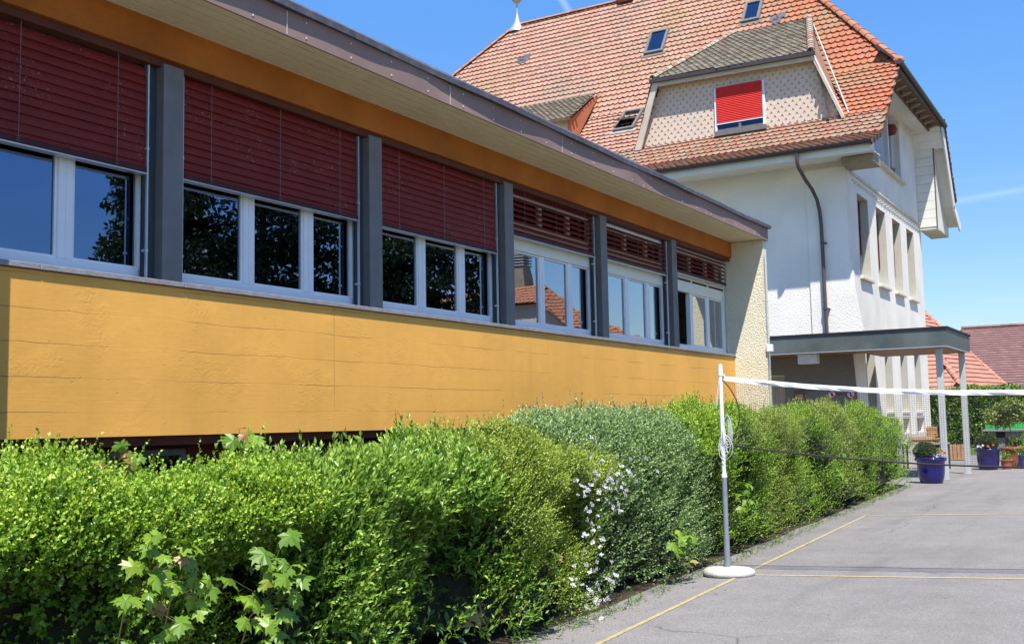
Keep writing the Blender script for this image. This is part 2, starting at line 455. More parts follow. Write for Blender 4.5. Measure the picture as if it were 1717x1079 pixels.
def worn_paint(name, col, under, lo=.42, hi=.6):
    ma, t, out = nodes_of(name)
    N = t.nodes.new; L = t.links.new
    p = N('ShaderNodeBsdfPrincipled'); p.inputs['Roughness'].default_value = 0.7
    tcn = N('ShaderNodeTexCoord')
    n = N('ShaderNodeTexNoise'); n.inputs['Scale'].default_value = 22; n.inputs['Detail'].default_value = 8
    n.inputs['Roughness'].default_value = .75; L(tcn.outputs['Object'], n.inputs['Vector'])
    r = N('ShaderNodeMapRange'); r.inputs[1].default_value = lo; r.inputs[2].default_value = hi
    r.inputs[3].default_value = .95; r.inputs[4].default_value = .15
    L(n.outputs['Fac'], r.inputs[0])
    mx = N('ShaderNodeMixRGB'); mx.inputs[1].default_value = (*under, 1); mx.inputs[2].default_value = (*col, 1)
    L(r.outputs[0], mx.inputs[0]); L(mx.outputs[0], p.inputs['Base Color']); L(p.outputs[0], out.inputs[0])
    return ma

M = {}
M['ochre'] = board_concrete()
M['beam'] = mat('orange_beam_paint', (0.43, 0.135, 0.016), .65, .22, 1.1, .35, 30, stain=(0.26, .065, .010), stain_scale=.8, stain_amt=.5)
M['maroon'] = mat('maroon_paint', (0.11, 0.028, 0.014), .6, .15, 3)
M['base'] = mat('dark_red_basement', (0.10, 0.025, 0.012), .7, .2, 2)
M['pillar'] = mat('grey_pillar_paint', (0.172, 0.168, 0.175), .7, .12, 4, .25, 60)
M['pillar_dark'] = mat('dark_grey_panel', (0.05, 0.055, 0.065), .6, .12, 4)
M['sill'] = mat('fibre_cement_sill', (0.25, 0.24, 0.25), .8, .18, 9, .2, 50)
M['pvc'] = mat('white_window_frame', (0.78, 0.80, 0.83), .35, .04, 3, spec=.4)
M['cream_frame'] = mat('cream_window_header', (0.72, 0.72, 0.62), .5, .05, 3)
M['metal'] = mat('aluminium_rail', (0.62, 0.64, 0.66), .35, .08, 6, metal=.7)
M['blind'] = blind_mat('red_blind_slats', (0.165, 0.012, 0.006))
M['shutter_red'] = mat('dull_red_shutter', (0.22, 0.04, 0.035), .6, .1, 5)
M['blind_rail'] = mat('dark_red_blind_rail', (0.055, 0.009, 0.009), .5, .15, 6)
M['cord'] = mat('grey_cord', (0.17, 0.15, 0.15), .8)
M['soffit'] = mat('cream_soffit_boards', (0.80, 0.73, 0.50), .65, .06, 2)
M['gap'] = mat('shadow_gap', (0.006, 0.006, 0.005), .95)
M['fascia'] = mat('brown_grey_fascia', (0.25, 0.17, 0.145), .7, .10, 1.6, stain=(.20, .13, .125), stain_amt=.5)
M['edge'] = mat('grey_roof_edge', (0.105, 0.10, 0.12), .6, .25, 9, stain=(.22, .22, .25), stain_scale=6, stain_amt=.5, metal=.3)
M['joint'] = mat('pale_joint', (0.7, 0.68, 0.66), .5)
M['cast_cream'] = plaster('cream_rough_cast', (0.80, 0.745, 0.56), 60, .8, .018)
M['cast_white'] = plaster('white_rough_cast', (0.84, 0.79, 0.70), 38, .5, .015)
M['smooth_white'] = plaster('white_smooth_render', (0.80, 0.75, 0.67), 34, .35, .012)
M['reveal'] = mat('stone_reveal', (0.46, 0.445, 0.38), .8, .06, 4)
M['stone'] = mat('sandstone_trim', (0.62, 0.58, 0.48), .85, .12, 5, .3, 40)
M['brown_stone'] = mat('weathered_beam', (0.30, 0.25, 0.19), .8, .2, 5)
M['wood_white'] = mat('white_painted_boards', (0.74, 0.72, 0.64), .6, .06, 3)
M['wood_cream'] = mat('cream_painted_boards', (0.62, 0.54, 0.44), .6, .10, 3)
M['brown'] = mat('brown_timber', (0.13, 0.075, 0.045), .75, .3, 6)
M['gutter'] = mat('brown_metal_gutter', (0.07, 0.055, 0.055), .45, .15, 5, metal=.2)
M['pipe'] = mat('zinc_brown_downpipe', (0.11, 0.082, 0.08), .42, .12, 5, metal=.2)
M['zinc'] = mat('zinc_white', (0.48, 0.49, 0.48), .45, .25, 7, metal=.4)
M['interior'] = mat('grey_interior', (0.10, 0.095, 0.085), .9)
M['glass'] = glass_mat('window_glass')
M['glass_dark'] = glass_mat('skylight_glass', (.12, .13, .16), 1.8)
M['sk_frame'] = mat('grey_skylight_frame', (0.16, 0.155, 0.145), .5, .2, 8)
M['black'] = mat('black_void', (0.012, 0.012, 0.014), .8)
M['red_blind'] = mat('bright_red_shutter', (0.62, 0.030, 0.022), .5, .08, 5)
M['asphalt'] = asphalt_mat()
M['line'] = worn_paint('worn_yellow_line', (0.50, 0.41, 0.14), (.22, .20, .165), .40, .62)
M['line_thin'] = worn_paint('faded_yellow_line', (0.62, 0.50, 0.17), (.24, .22, .17), .5, .7)
M['soil'] = mat('soil', (0.05, 0.035, 0.022), .95, .3, 6, .8, 25)
M['lawn'] = mat('lawn_grass', (0.07, 0.125, 0.025), .9, .3, 3, .8, 60)
M['terrain'] = mat('far_field', (0.07, 0.11, 0.035), .95, .3, .2)
M['concrete'] = mat('pale_concrete', (0.46, 0.44, 0.41), .85, .14, 12, .3, 60)
M['kerb'] = mat('grey_kerb_stone', (0.30, 0.29, 0.28), .85, .14, 12, .3, 60)
M['white_tube'] = mat('white_painted_tube', (0.82, 0.81, 0.84), .4, .04, 6)
M['grey_tube'] = mat('galvanised_tube', (0.26, 0.28, 0.33), .45, .15, 8, metal=.3)
M['tape'] = mat('white_net_tape', (0.85, 0.84, 0.86), .8, .10, 9)
M['netcord'] = mat('dark_net_twine', (0.035, 0.03, 0.035), .85)
M['rope'] = mat('white_rope', (0.75, 0.74, 0.74), .8)
M['copper'] = mat('weathered_copper_fascia', (0.105, 0.12, 0.11), .55, .3, 1.4, stain=(.07, .115, .12), stain_scale=1.6, stain_amt=.6, metal=.15)
M['canopy_edge'] = mat('black_roof_felt', (0.02, 0.018, 0.022), .7)
M['canopy_wood'] = mat('stained_canopy_boards', (0.26, 0.13, 0.06), .6, .25, 5)
M['post'] = mat('pale_grey_post', (0.47, 0.48, 0.46), .5, .08, 4)
M['blue'] = mat('cobalt_glaze', (0.008, 0.007, 0.12), .2, .2, 5, spec=.5, coat=.25)
M['blue2'] = mat('mid_blue_glaze', (0.015, 0.05, 0.35), .2, .2, 5, spec=.6, coat=.5)
M['terracotta'] = mat('terracotta', (0.42, 0.14, 0.065), .75, .15, 6)
M['timber'] = mat('pale_timber', (0.42, 0.24, 0.12), .75, .25, 7)
M['ttable'] = mat('bright_green_panel', (0.03, 0.42, 0.10), .6, .06, 3)
M['ttgrey'] = mat('cast_concrete_grey', (0.22, 0.22, 0.24), .8, .1, 5)
M['bark'] = mat('bark', (0.10, 0.07, 0.05), .9, .3, 12, .5, 30)
M['twig'] = mat('green_twig', (0.11, 0.10, 0.035), .8, .2, 9)
M['core'] = mat('foliage_shade', (0.018, 0.022, 0.009), .95, .5, 14, 1.0, 20)  # near-black: the shade deep inside foliage is part of this colour
M['petal'] = mat('white_petal', (0.70, 0.69, 0.69), .7, .05, 6)
M['flower_red'] = mat('orange_petal', (0.75, 0.13, 0.04), .6)
M['yellowfl'] = mat('yellow_petal', (0.8, 0.55, 0.04), .6)
M['teal'] = mat('teal_card', (0.08, 0.75, 0.65), .6)
M['paper'] = mat('white_paper', (0.75, 0.76, 0.78), .7)
M['red_sign'] = mat('red_sign_ring', (0.40, 0.02, 0.03), .5)
M['tan_wall'] = plaster('tan_render', (0.80, 0.65, 0.50), 12, .5, .02)
M['chimney'] = mat('chimney_render', (0.34, 0.27, 0.18), .8, .2, 5)
M['shutter'] = mat('blue_grey_shutter', (0.42, 0.45, 0.52), .6, .08, 4)
M['brass'] = mat('steel_stud', (0.7, 0.68, 0.66), .4)
LICH = [(0.5, (0.25, 0.205, 0.155), .75), (3.0, (0.19, 0.15, 0.115), .4), (0.3, (0.31, 0.215, 0.10), .65)]
M['tiles'] = tint_mat('clay_scale_tiles', [(0, (.27, .14, .10)), (.3, (.39, .205, .148)), (.62, (.44, .25, .185)), (.88, (.42, .275, .215)), (1, (.28, .21, .17))],
                      stain=LICH, world_x=(-13.0, -9.5, (.93, .58, .44)))
M['tiles_old'] = tint_mat('lichened_scale_tiles', [(0, (.26, .10, .07)), (.25, (.30, .235, .17)), (.6, (.33, .285, .21)), (.85, (.40, .37, .30)), (1, (.36, .15, .09))],
                          stain=[(1.1, (.22, .20, .15), .55), (3, (.44, .42, .36), .45)])
M['tiles_low'] = tint_mat('mossy_eave_tiles', [(0, (.22, .085, .055)), (.35, (.31, .13, .085)), (.7, (.30, .20, .14)), (1, (.30, .26, .19))],
                          stain=[(1.3, (.19, .17, .09), .6), (4, (.34, .31, .24), .4)])
M['ridge'] = tint_mat('ridge_tiles', [(0, (.32, .11, .055)), (.5, (.42, .17, .09)), (1, (.36, .19, .12))], stain=[(3, (.26, .20, .13), .4)])
M['shingle'] = tint_mat('pink_cream_shingles', [(0, (.60, .47, .37)), (.5, (.64, .51, .405)), (1, (.68, .55, .44))], bump=.1)
M['orange_tiles'] = tint_mat('orange_roof_tiles', [(0, (.36, .165, .11)), (.5, (.42, .20, .14)), (1, (.46, .25, .18))], stain=[(1, (.34, .2, .13), .4)])
M['brown_tiles'] = tint_mat('brown_roof_tiles', [(0, (.16, .085, .075)), (.5, (.20, .11, .10)), (1, (.25, .15, .13))])

def leafmat(name, a, b, c, transl=.2, rough=.42, spec=.45):
    return tint_mat(name, [(0, a), (.55, b), (1, c)], rough=rough, bump=0, spec=spec, transl=transl)
M['lf_round'] = leafmat('bright_round_leaf', (.055, .13, .010), (.20, .36, .024), (.42, .55, .065))
M['lf_lance'] = leafmat('lance_leaf', (.05, .125, .013), (.19, .34, .035), (.40, .54, .095), rough=.35, spec=.5)
M['lf_olive'] = leafmat('olive_small_leaf', (.06, .11, .014), (.24, .34, .035), (.46, .54, .09))
M['lf_spirea'] = leafmat('grey_green_leaf', (.065, .13, .035), (.20, .31, .095), (.38, .48, .20))
M['lf_bright'] = leafmat('yellow_green_leaf', (.06, .14, .010), (.20, .35, .022), (.41, .53, .06))
M['lf_maple'] = leafmat('maple_leaf', (.08, .17, .012), (.19, .31, .022), (.36, .42, .06), rough=.4)
M['lf_maple_red'] = leafmat('young_maple_leaf', (.26, .13, .04), (.30, .22, .07), (.32, .34, .10), rough=.4)
M['lf_box'] = leafmat('dark_box_leaf', (.025, .05, .014), (.06, .10, .022), (.10, .15, .035))
M['lf_hedge'] = leafmat('far_hedge_leaf', (.07, .14, .02), (.17, .30, .035), (.28, .42, .06))
M['lf_tree'] = leafmat('dark_tree_leaf', (.012, .028, .008), (.03, .055, .014), (.06, .09, .02))
M['lf_acer'] = leafmat('yellow_green_acer_leaf', (.11, .17, .03), (.20, .26, .05), (.30, .32, .08))

# ------------------------------------------------------------------ object helpers
ORG = {}
def tag(o, label=None, cat=None, group=None, kind=None):
    if label: o['label'] = label
    if cat: o['category'] = cat
    if group: o['group'] = group
    if kind: o['kind'] = kind
    return o
def thing(name, loc, label, cat, group=None):
    o = bpy.data.objects.new(name, None)
    o.empty_display_size = 0.2
    COL.objects.link(o); o.location = loc
    ORG[o.name] = Vector(loc)
    return tag(o, label, cat, group)

class MB:
    def __init__(s): s.v = []; s.f = []; s.t = []; s.smooth = []
    def add(s, vs, fs, tint=0.5, smooth=False):
        b = len(s.v); s.v.extend([tuple(p) for p in vs])
        for f in fs: s.f.append(tuple(b + i for i in f)); s.t.append(tint); s.smooth.append(smooth)
        return s
    def box(s, x0, x1, y0, y1, z0, z1, tint=.5):
        if x0 > x1: x0, x1 = x1, x0
        if y0 > y1: y0, y1 = y1, y0
        vs = [(x, y, z) for z in (z0, z1) for y in (y0, y1) for x in (x0, x1)]
        return s.add(vs, [(0, 2, 3, 1), (4, 5, 7, 6), (0, 1, 5, 4), (2, 6, 7, 3), (0, 4, 6, 2), (1, 3, 7, 5)], tint)
    def bbox(s, x0, x1, y0, y1, z0, z1, b=.01, tint=.5):
        """box with chamfered vertical+horizontal edges"""
        import itertools
        vs = []; idx = {}
        for sx, sy, sz in itertools.product((0, 1), repeat=3):
            X = (x0, x1)[sx]; Y = (y0, y1)[sy]; Z = (z0, z1)[sz]
            dx = b * (1 - 2 * sx); dy = b * (1 - 2 * sy); dz = b * (1 - 2 * sz)
            idx[(sx, sy, sz)] = len(vs)
            vs += [(X, Y + dy, Z + dz), (X + dx, Y, Z + dz), (X + dx, Y + dy, Z)]
        g = lambda a, k: idx[a] + k
        fs = []
        for k in range(3):
            for sgn in (0, 1):
                o = [q for q in range(3) if q != k]
                c = []
                for (p, q) in ((0, 0), (1, 0), (1, 1), (0, 1)):
                    a = [0, 0, 0]; a[k] = sgn; a[o[0]] = p; a[o[1]] = q
                    c.append(g(tuple(a), k))
                fs.append(tuple(c))
        for k in range(3):
            o = [q for q in range(3) if q != k]
            for (p, q) in ((0, 0), (1, 0), (1, 1), (0, 1)):
                a = [0, 0, 0]; a[o[0]] = p; a[o[1]] = q; a2 = list(a); a2[k] = 1
                a = tuple(a); a2 = tuple(a2)
                fs.append((g(a, o[0]), g(a, o[1]), g(a2, o[1]), g(a2, o[0])))
        for a in idx: fs.append((idx[a], idx[a] + 1, idx[a] + 2))
        return s.add(vs, fs, tint)
    def poly(s, pts, tint=.5): return s.add(pts, [tuple(range(len(pts)))], tint)
    def prism(s, pts, off, tint=.5):
        n = len(pts); off = Vector(off)
        vs = [Vector(p) for p in pts] + [Vector(p) + off for p in pts]
        fs = [tuple(range(n))[::-1], tuple(range(n, 2 * n))]
        fs += [(i, (i + 1) % n, n + (i + 1) % n, n + i) for i in range(n)]
        return s.add(vs, fs, tint)
    def tube(s, pts, r, n=8, cap=True, tint=.5):
        pts = [Vector(p) for p in pts]
        R = r if isinstance(r, (list, tuple)) else [r] * len(pts)
        rings = []; prev = None
        for i, p in enumerate(pts):
            a = pts[max(i - 1, 0)]; b = pts[min(i + 1, len(pts) - 1)]
            d = (b - a).normalized()
            if prev is None:
                up = Vector((0, 0, 1)) if abs(d.z) < .9 else Vector((1, 0, 0))
                e = d.cross(up).normalized()
            else: e = (prev - d * prev.dot(d)).normalized()
            prev = e; g = d.cross(e)
            rings.append([p + (e * math.cos(2 * PI * k / n) + g * math.sin(2 * PI * k / n)) * R[i] for k in range(n)])
        vs = [q for ring in rings for q in ring]
        fs = [(i * n + k, i * n + (k + 1) % n, (i + 1) * n + (k + 1) % n, (i + 1) * n + k) for i in range(len(pts) - 1) for k in range(n)]
        s.add(vs, fs, tint, True)
        if cap: s.add(rings[0], [tuple(range(n))[::-1]], tint); s.add(rings[-1], [tuple(range(n))], tint)
        return s
    def lathe(s, prof, c, n=24, tint=.5):
        vs = [(c[0] + r * math.cos(2 * PI * k / n), c[1] + r * math.sin(2 * PI * k / n), c[2] + z) for r, z in prof for k in range(n)]
        fs = [(i * n + k, i * n + (k + 1) % n, (i + 1) * n + (k + 1) % n, (i + 1) * n + k) for i in range(len(prof) - 1) for k in range(n)]
        return s.add(vs, fs, tint, True)
    def build(s, name, ma, parent=None, **kw):
        org = ORG[parent.name] if parent else Vector((0, 0, 0))
        me = bpy.data.meshes.new(name)
        me.from_pydata([(x - org.x, y - org.y, z - org.z) for x, y, z in s.v], [], s.f)
        at = me.attributes.new('tint', 'FLOAT', 'FACE'); at.data.foreach_set('value', s.t)
        me.polygons.foreach_set('use_smooth', s.smooth)
        me.materials.append(M[ma]); me.update()
        o = bpy.data.objects.new(name, me); COL.objects.link(o)
        if parent: o.parent = parent
        ORG[o.name] = org.copy()
        return tag(o, **kw) if kw else o

def np_tris(name, V, nv, faces, tint, ma, parent=None, **kw):
    """V: (n, nv, 3) per-leaf vertices; faces: list of tuples in leaf"""
    n = V.shape[0]; org = ORG[parent.name] if parent else Vector((0, 0, 0))
    co = (V.reshape(-1, 3) - np.array(org)).astype(np.float32)
    base = (np.arange(n) * nv)[:, None]
    loops = []; lens = []
    fl = [np.array(f) for f in faces]
    allf = np.concatenate([base + f[None, :] for f in fl], axis=1)   # n, sum(len)
    lens = np.tile(np.array([len(f) for f in fl]), n)
    starts = np.concatenate([[0], np.cumsum(lens)[:-1]])
    me = bpy.data.meshes.new(name)
    me.vertices.add(co.shape[0]); me.vertices.foreach_set('co', co.ravel())
    me.loops.add(allf.size); me.loops.foreach_set('vertex_index', allf.ravel().astype(np.int32))
    me.polygons.add(len(lens)); me.polygons.foreach_set('loop_start', starts.astype(np.int32))
    at = me.attributes.new('tint', 'FLOAT', 'FACE'); at.data.foreach_set('value', np.repeat(tint, len(fl)).astype(np.float32))
    me.materials.append(M[ma]); me.update(calc_edges=True)
    o = bpy.data.objects.new(name, me); COL.objects.link(o)
    if parent: o.parent = parent
    ORG[o.name] = Vector(org)
    return tag(o, **kw) if kw else o

def in_poly(pt, poly):
    x, y = pt; c = False; n = len(poly)
    for i in range(n):
        x1, y1 = poly[i]; x2, y2 = poly[(i + 1) % n]
        if (y1 > y) != (y2 > y) and x < (x2 - x1) * (y - y1) / (y2 - y1) + x1: c = not c
    return c

SCALE = [(-.5, .075), (-.28, .02), (0, -.005), (.28, .02), (.5, .075)]
HEX = [(-.5, .085), (-.25, .0), (0, -.0), (.25, .0), (.5, .085)]
FLAT = [(-.5, 0), (0, 0), (.5, 0)]
def tiles(mb, pts, w=.2, e=.26, shape=SCALE, lift=.028, thick=.018, seed=1, udir=None, backing=True, stagger=True, sag=0.0, jit=1.0):
    """cover the planar polygon pts with overlapping tiles; rows horizontal"""
    R = random.Random(seed)
    pts = [Vector(p) for p in pts]
    n = Vector((0, 0, 0))
    for i in range(len(pts)):
        a, b = pts[i], pts[(i + 1) % len(pts)]
        n += Vector(((a.y - b.y) * (a.z + b.z), (a.z - b.z) * (a.x + b.x), (a.x - b.x) * (a.y + b.y)))
    n.normalize()
    if n.z < -1e-4 or (abs(n.z) < 1e-4 and n.y > 0): n = -n
    if udir is None:
        u = Vector((0, 0, 1)).cross(n)
        if u.length < 1e-3: u = Vector((1, 0, 0))
        u.normalize()
    else: u = Vector(udir)
    v = n.cross(u)
    if v.z < 0: v = -v; u = -u
    O = pts[0]
    P2 = [((p - O).dot(u), (p - O).dot(v)) for p in pts]
    umin = min(p[0] for p in P2); umax = max(p[0] for p in P2)
    vmin = min(p[1] for p in P2); vmax = max(p[1] for p in P2)
    if backing:
        mb.poly([p - n * .012 for p in pts], .1)
    nv = int((vmax - vmin) / e) + 1; nu = int((umax - umin) / w) + 2
    for j in range(nv):
        for i in range(nu):
            uc = umin + (i + (.5 if (j % 2 and stagger) else 0)) * w
            vc = vmin + j * e
            if not in_poly((uc, min(vc + e * .45, vmax - .01)), P2): continue
            ju = R.uniform(-.006, .006) * jit; jv = R.uniform(-.008, .008) * jit; jl = R.uniform(-.003, .006) * jit
            tint = min(1, max(0, R.gauss(.5, .12)))
            def P(a, b, c): return O + u * (uc + ju + a) + v * (vc + jv + b) + n * c
            top = [P(a * w * .98, b, lift + jl) for a, b in shape] + [P(.49 * w, e * 1.1, .006), P(-.49 * w, e * 1.1, .006)]
            bot = [P(a * w * .98, b, lift + jl - thick) for a, b in shape]
            k = len(shape)
            mb.add(top + bot, [tuple(range(k + 2))] + [(i2, k + 2 + i2, k + 3 + i2, i2 + 1) for i2 in range(k - 1)], tint)
    return u, v, n

def ridge_line(mb, A, B, r=.11, L=.36, up=Vector((0, 0, 1)), seed=3):
    R = random.Random(seed); A = Vector(A); B = Vector(B)
    d = (B - A); n = max(1, int(d.length / L)); st = d / n; d.normalize()
    side = d.cross(up).normalized(); nn = side.cross(d).normalized()
    for i in range(n):
        t = R.random(); a = A + st * i; b = a + st * 1.12
        r1 = r * 1.12; r2 = r * .9
        vs = []
        for (c, q, l) in ((a, r1, .0), (b, r2, .0)):
            for k in range(7):
                an = PI * k / 6
                vs.append(c + side * math.cos(an) * q + nn * (math.sin(an) * q * .8 + l))
        mb.add(vs, [(k, k + 1, 8 + k, 7 + k) for k in range(6)], t, True)
        vs2 = [Vector(p) for p in vs[:7]] + [a + side * math.cos(PI * k / 6) * (r1 - .03) + nn * (math.sin(PI * k / 6) * (r1 - .03) * .8) for k in range(7)]
        mb.add(vs2, [(k, 7 + k, 8 + k, k + 1) for k in range(6)], t)

def wall_grid(mb, axis, c, thick, a0, a1, z0, z1, ops):
    """wall whose front face lies at axis=c; openings ops = (a0,a1,z0,z1); thick is signed, pointing inward"""
    A = sorted({a0, a1, *[o[0] for o in ops], *[o[1] for o in ops]})
    Z = sorted({z0, z1, *[o[2] for o in ops], *[o[3] for o in ops]})
    def P(a, z, d): return (c + d, a, z) if axis == 'x' else (a, c + d, z)
    for i in range(len(A) - 1):
        for j in range(len(Z) - 1):
            am = (A[i] + A[i + 1]) / 2; zm = (Z[j] + Z[j + 1]) / 2
            if any(o[0] < am < o[1] and o[2] < zm < o[3] for o in ops): continue
            for d in (0, thick):
                mb.poly([P(A[i], Z[j], d), P(A[i + 1], Z[j], d), P(A[i + 1], Z[j + 1], d), P(A[i], Z[j + 1], d)])
    def ring(o):
        q = [(o[0], o[2]), (o[1], o[2]), (o[1], o[3]), (o[0], o[3])]
        for k in range(4):
            p, r = q[k], q[(k + 1) % 4]
            mb.poly([P(*p, 0), P(*r, 0), P(*r, thick), P(*p, thick)])
    for o in ops: ring(o)
    ring((a0, a1, z0, z1))

# ==================================================================  SETTING
# terrain to the horizon, asphalt court that rises gently away from the hedge, lawn, planting bed
mb = MB(); mb.poly([(-700, -300, -.06), (700, -300, -.06), (700, 1200, -.06), (-700, 1200, -.06)])
mb.build('terrain', 'terrain', kind='structure')
def gz(x): return max(0.0, .032 * (x + 4.3))
mb = MB()
xs = [-7.6, -4.3, -2, 0, 4, 12]
ys = [-20, 0, 8, 16, 24, 32, 45.5]
vs = [(x, y, gz(x)) for y in ys for x in xs]; nx = len(xs)
fs = [(j * nx + i, j * nx + i + 1, (j + 1) * nx + i + 1, (j + 1) * nx + i) for j in range(len(ys) - 1) for i in range(nx - 1)]
mb.add(vs, fs, smooth=False)
mb.build('asphalt_yard', 'asphalt', kind='structure')
mb = MB(); mb.poly([(-40, 20.5, -.008), (-7.6, 20.5, -.008), (-7.6, 45.5, -.008), (-40, 45.5, -.008)]); mb.poly([(12, -20, .52), (60, -20, .52), (60, 45.5, .52), (12, 45.5, .52)])
mb.build('side_yard', 'asphalt', kind='structure')

def xline(mb, a, b, w, dz=.004, n=10):
    a = Vector((a[0], a[1], 0)); b = Vector((b[0], b[1], 0)); d = (b - a).normalized(); s_ = Vector((-d.y, d.x, 0)) * w / 2
    vs = []
    for i in range(n + 1):
        p = a.lerp(b, i / n)
        for q in (p - s_, p + s_): vs.append((q.x, q.y, gz(q.x) + dz))
    mb.add(vs, [(2 * i, 2 * i + 2, 2 * i + 3, 2 * i + 1) for i in range(n)])
mb = MB()
dirY = Vector((-.0598, .9982)); c2 = Vector((-4.20, 18.02))
st = c2 - dirY * 17.5
xline(mb, (st.x, st.y), (c2.x, c2.y), .045, n=30)
mb.build('court_sideline', 'line', kind='structure')
mb = MB(); dX = Vector((.9982, .0598))
xline(mb, (c2.x + .03, c2.y), (c2.x + dX.x * 12, c2.y + dX.y * 12), .06, .0045, 12)
p0 = Vector((-3.64, 10.76)); xline(mb, (p0.x, p0.y), (p0.x + dX.x * 12, p0.y + dX.y * 12 + .1), .04, .0045, 12)
mb.build('court_cross_lines', 'line_thin', kind='structure')

# planting bed along the building
mb = MB()
vs = []
nseg = 24
for i in range(nseg + 1):
    y = -2 + 28.2 * i / nseg
    xf = -4.0 - .053 * (y - 7.4) - .17 + .03 * math.sin(y * 2.3)
    vs += [(-6.95, y, .03), ((xf - 6.95) / 2, y, .05), (xf, y, .006)]
mb.add(vs, [(3 * i + k, 3 * i + 3 + k, 3 * i + 4 + k, 3 * i + 1 + k) for i in range(nseg) for k in range(2)])
mb.build('planting_bed', 'soil', kind='structure')

mb = MB(); mb.poly([(-60, 45.5, .0), (60, 45.5, .0), (60, 54, .03), (-60, 54, .03)]); mb.poly([(-60, 54, .03), (60, 54, .03), (60, 150, .03), (-60, 150, .03)])
mb.build('lawn', 'lawn', kind='structure')
g = np.random.default_rng(5)
nG = 26000
bx = g.uniform(-14, 2, nG); by = 45.6 + g.random(nG) ** 1.3 * 8.0
h = g.uniform(.03, .085, nG); an = g.uniform(0, 2 * PI, nG); lx = g.normal(0, .025, nG); ly = g.normal(0, .025, nG)
Vg = np.zeros((nG, 3, 3)); w_ = .012
Vg[:, 0] = np.stack([bx - w_ * np.cos(an), by - w_ * np.sin(an), np.zeros(nG)], 1)
Vg[:, 1] = np.stack([bx + w_ * np.cos(an), by + w_ * np.sin(an), np.zeros(nG)], 1)
Vg[:, 2] = np.stack([bx + lx, by + ly, h], 1)
np_tris('grass', Vg, 3, [(0, 1, 2)], g.random(nG), 'lf_hedge', label='short green lawn grass behind the yard in front of the far hedge', cat='grass', kind='stuff')

# ==================================================================  YELLOW SCHOOL BUILDING
FX = -7.0
YE = 20.06
P0, PITCH = 6.11, 2.745
P = [P0 + PITCH * k for k in range(-3, 5)]       # left front edge of every pillar
B = thing('school_building', (FX, 12.64, 0), 'low flat roofed school wing with ochre concrete wall under a band of red blinded windows', 'building')
# ochre parapet wall
mb = MB(); mb.box(-7.28, FX, -6, YE, 1.55, 2.775)
mb.build('parapet_wall', 'ochre', B)
# basement strip
mb = MB(); mb.box(-7.62, -7.30, -6, YE, 0, 1.47)
mb.build('basement_wall', 'base', B)
mb = MB(); mb.box(-7.3, -7.06, -6, YE, 1.47, 1.546); mb.build('slab_edge', 'maroon', B)
for y0, y1 in ((5.55, 6.6), (8.7, 9.9), (10.0, 11.4)):
    mb = MB()
    mb.box(-7.3, -7.25, y0, y1, .75, .80); mb.box(-7.3, -7.25, y0, y1, 1.38, 1.43)
    for yy in (y0, (y0 + y1) / 2 - .02, y1 - .04): mb.box(-7.3, -7.25, yy, yy + .045, .80, 1.38)
    w = mb.build('basement_window', 'sk_frame', B)
    mb = MB(); mb.box(-7.298, -7.285, y0 + .045, y1 - .04, .8, 1.38); mb.build('pane', 'glass_dark', w)
mb = MB(); mb.tube([(-6.8, 4.40, 0), (-6.8, 4.40, 5.0)], .05, 12); mb.build('shadow_pipe', 'gutter', B)  # out of view; added to cast the dark strip on the ochre wall
# pillars
for y in P:
    mb = MB(); mb.box(-7.34, FX - .008, y, y + .215, 2.82, 4.66)
    mb.build('pillar', 'pillar', B)
    mb = MB(); mb.box(-7.12, -7.10, y - .13, y, 2.82, 4.655); mb.box(-7.12, -7.10, y + .215, y + .25, 2.82, 4.655)
    mb.build('pillar_flashing', 'pillar_dark', B)
# sill
mb = MB()
yy = -6.0
while yy < YE - .01:
    y1 = min(yy + 1.37, YE)
    mb.bbox(-7.32, FX + .028, yy + .002, y1 - .002, 2.78, 2.822, .004); yy = y1
mb.build('window_sill', 'sill', B)
# beam + maroon head
mb = MB(); mb.box(-7.3, FX + .012, -6, YE - .002, 4.70, 5.10); mb.build('lintel_beam', 'beam', B)
mb = MB(); mb.box(-7.3, FX - .03, -6, YE - .002, 4.632, 4.698); mb.build('blind_head_rail', 'maroon', B)
# soffit boards
mb = MB(); n = 7; x0, x1 = FX - .2, -6.33
bw = (x1 - x0) / n
for i in range(n):
    mb.box(x0 + i * bw + .010, x0 + (i + 1) * bw - .010, -6, YE + .16, 5.00, 5.011)
so_ = mb.build('soffit', 'soffit', B)
mb = MB(); mb.box(x0, x1, -6, YE + .16, 5.014, 5.03); mb.build('soffit_backing', 'gap', B)
# fascia: panels bellied a little, with drip edge that casts the wavy shadow
mb = MB()
FXO = -6.31
ny = 120; y0f, y1f = -6.0, YE + .18
def belly(y): return .010 * math.sin(y * 2.1) + .007 * math.sin(y * 4.7 + 1)
vs = []
for i in range(ny + 1):
    y = y0f + (y1f - y0f) * i / ny
    for z in (4.985, 5.05, 5.14, 5.22): vs.append((FXO - (0.0 if z < 5 else belly(y) * (z - 4.985) * 4), y, z))
mb.add(vs, [(4 * i + k, 4 * i + 4 + k, 4 * i + 5 + k, 4 * i + 1 + k) for i in range(ny) for k in range(3)], smooth=True)
mb.poly([(FXO, y0f, 4.985), (FXO, y1f, 4.985), (FXO - .02, y1f, 4.985), (FXO - .02, y0f, 4.985)])
mb.box(-6.9, FXO - .001, y1f - .01, y1f + .015, 4.985, 5.22)
mb.build('fascia_board', 'fascia', B)
yy = 1.8
SM = None
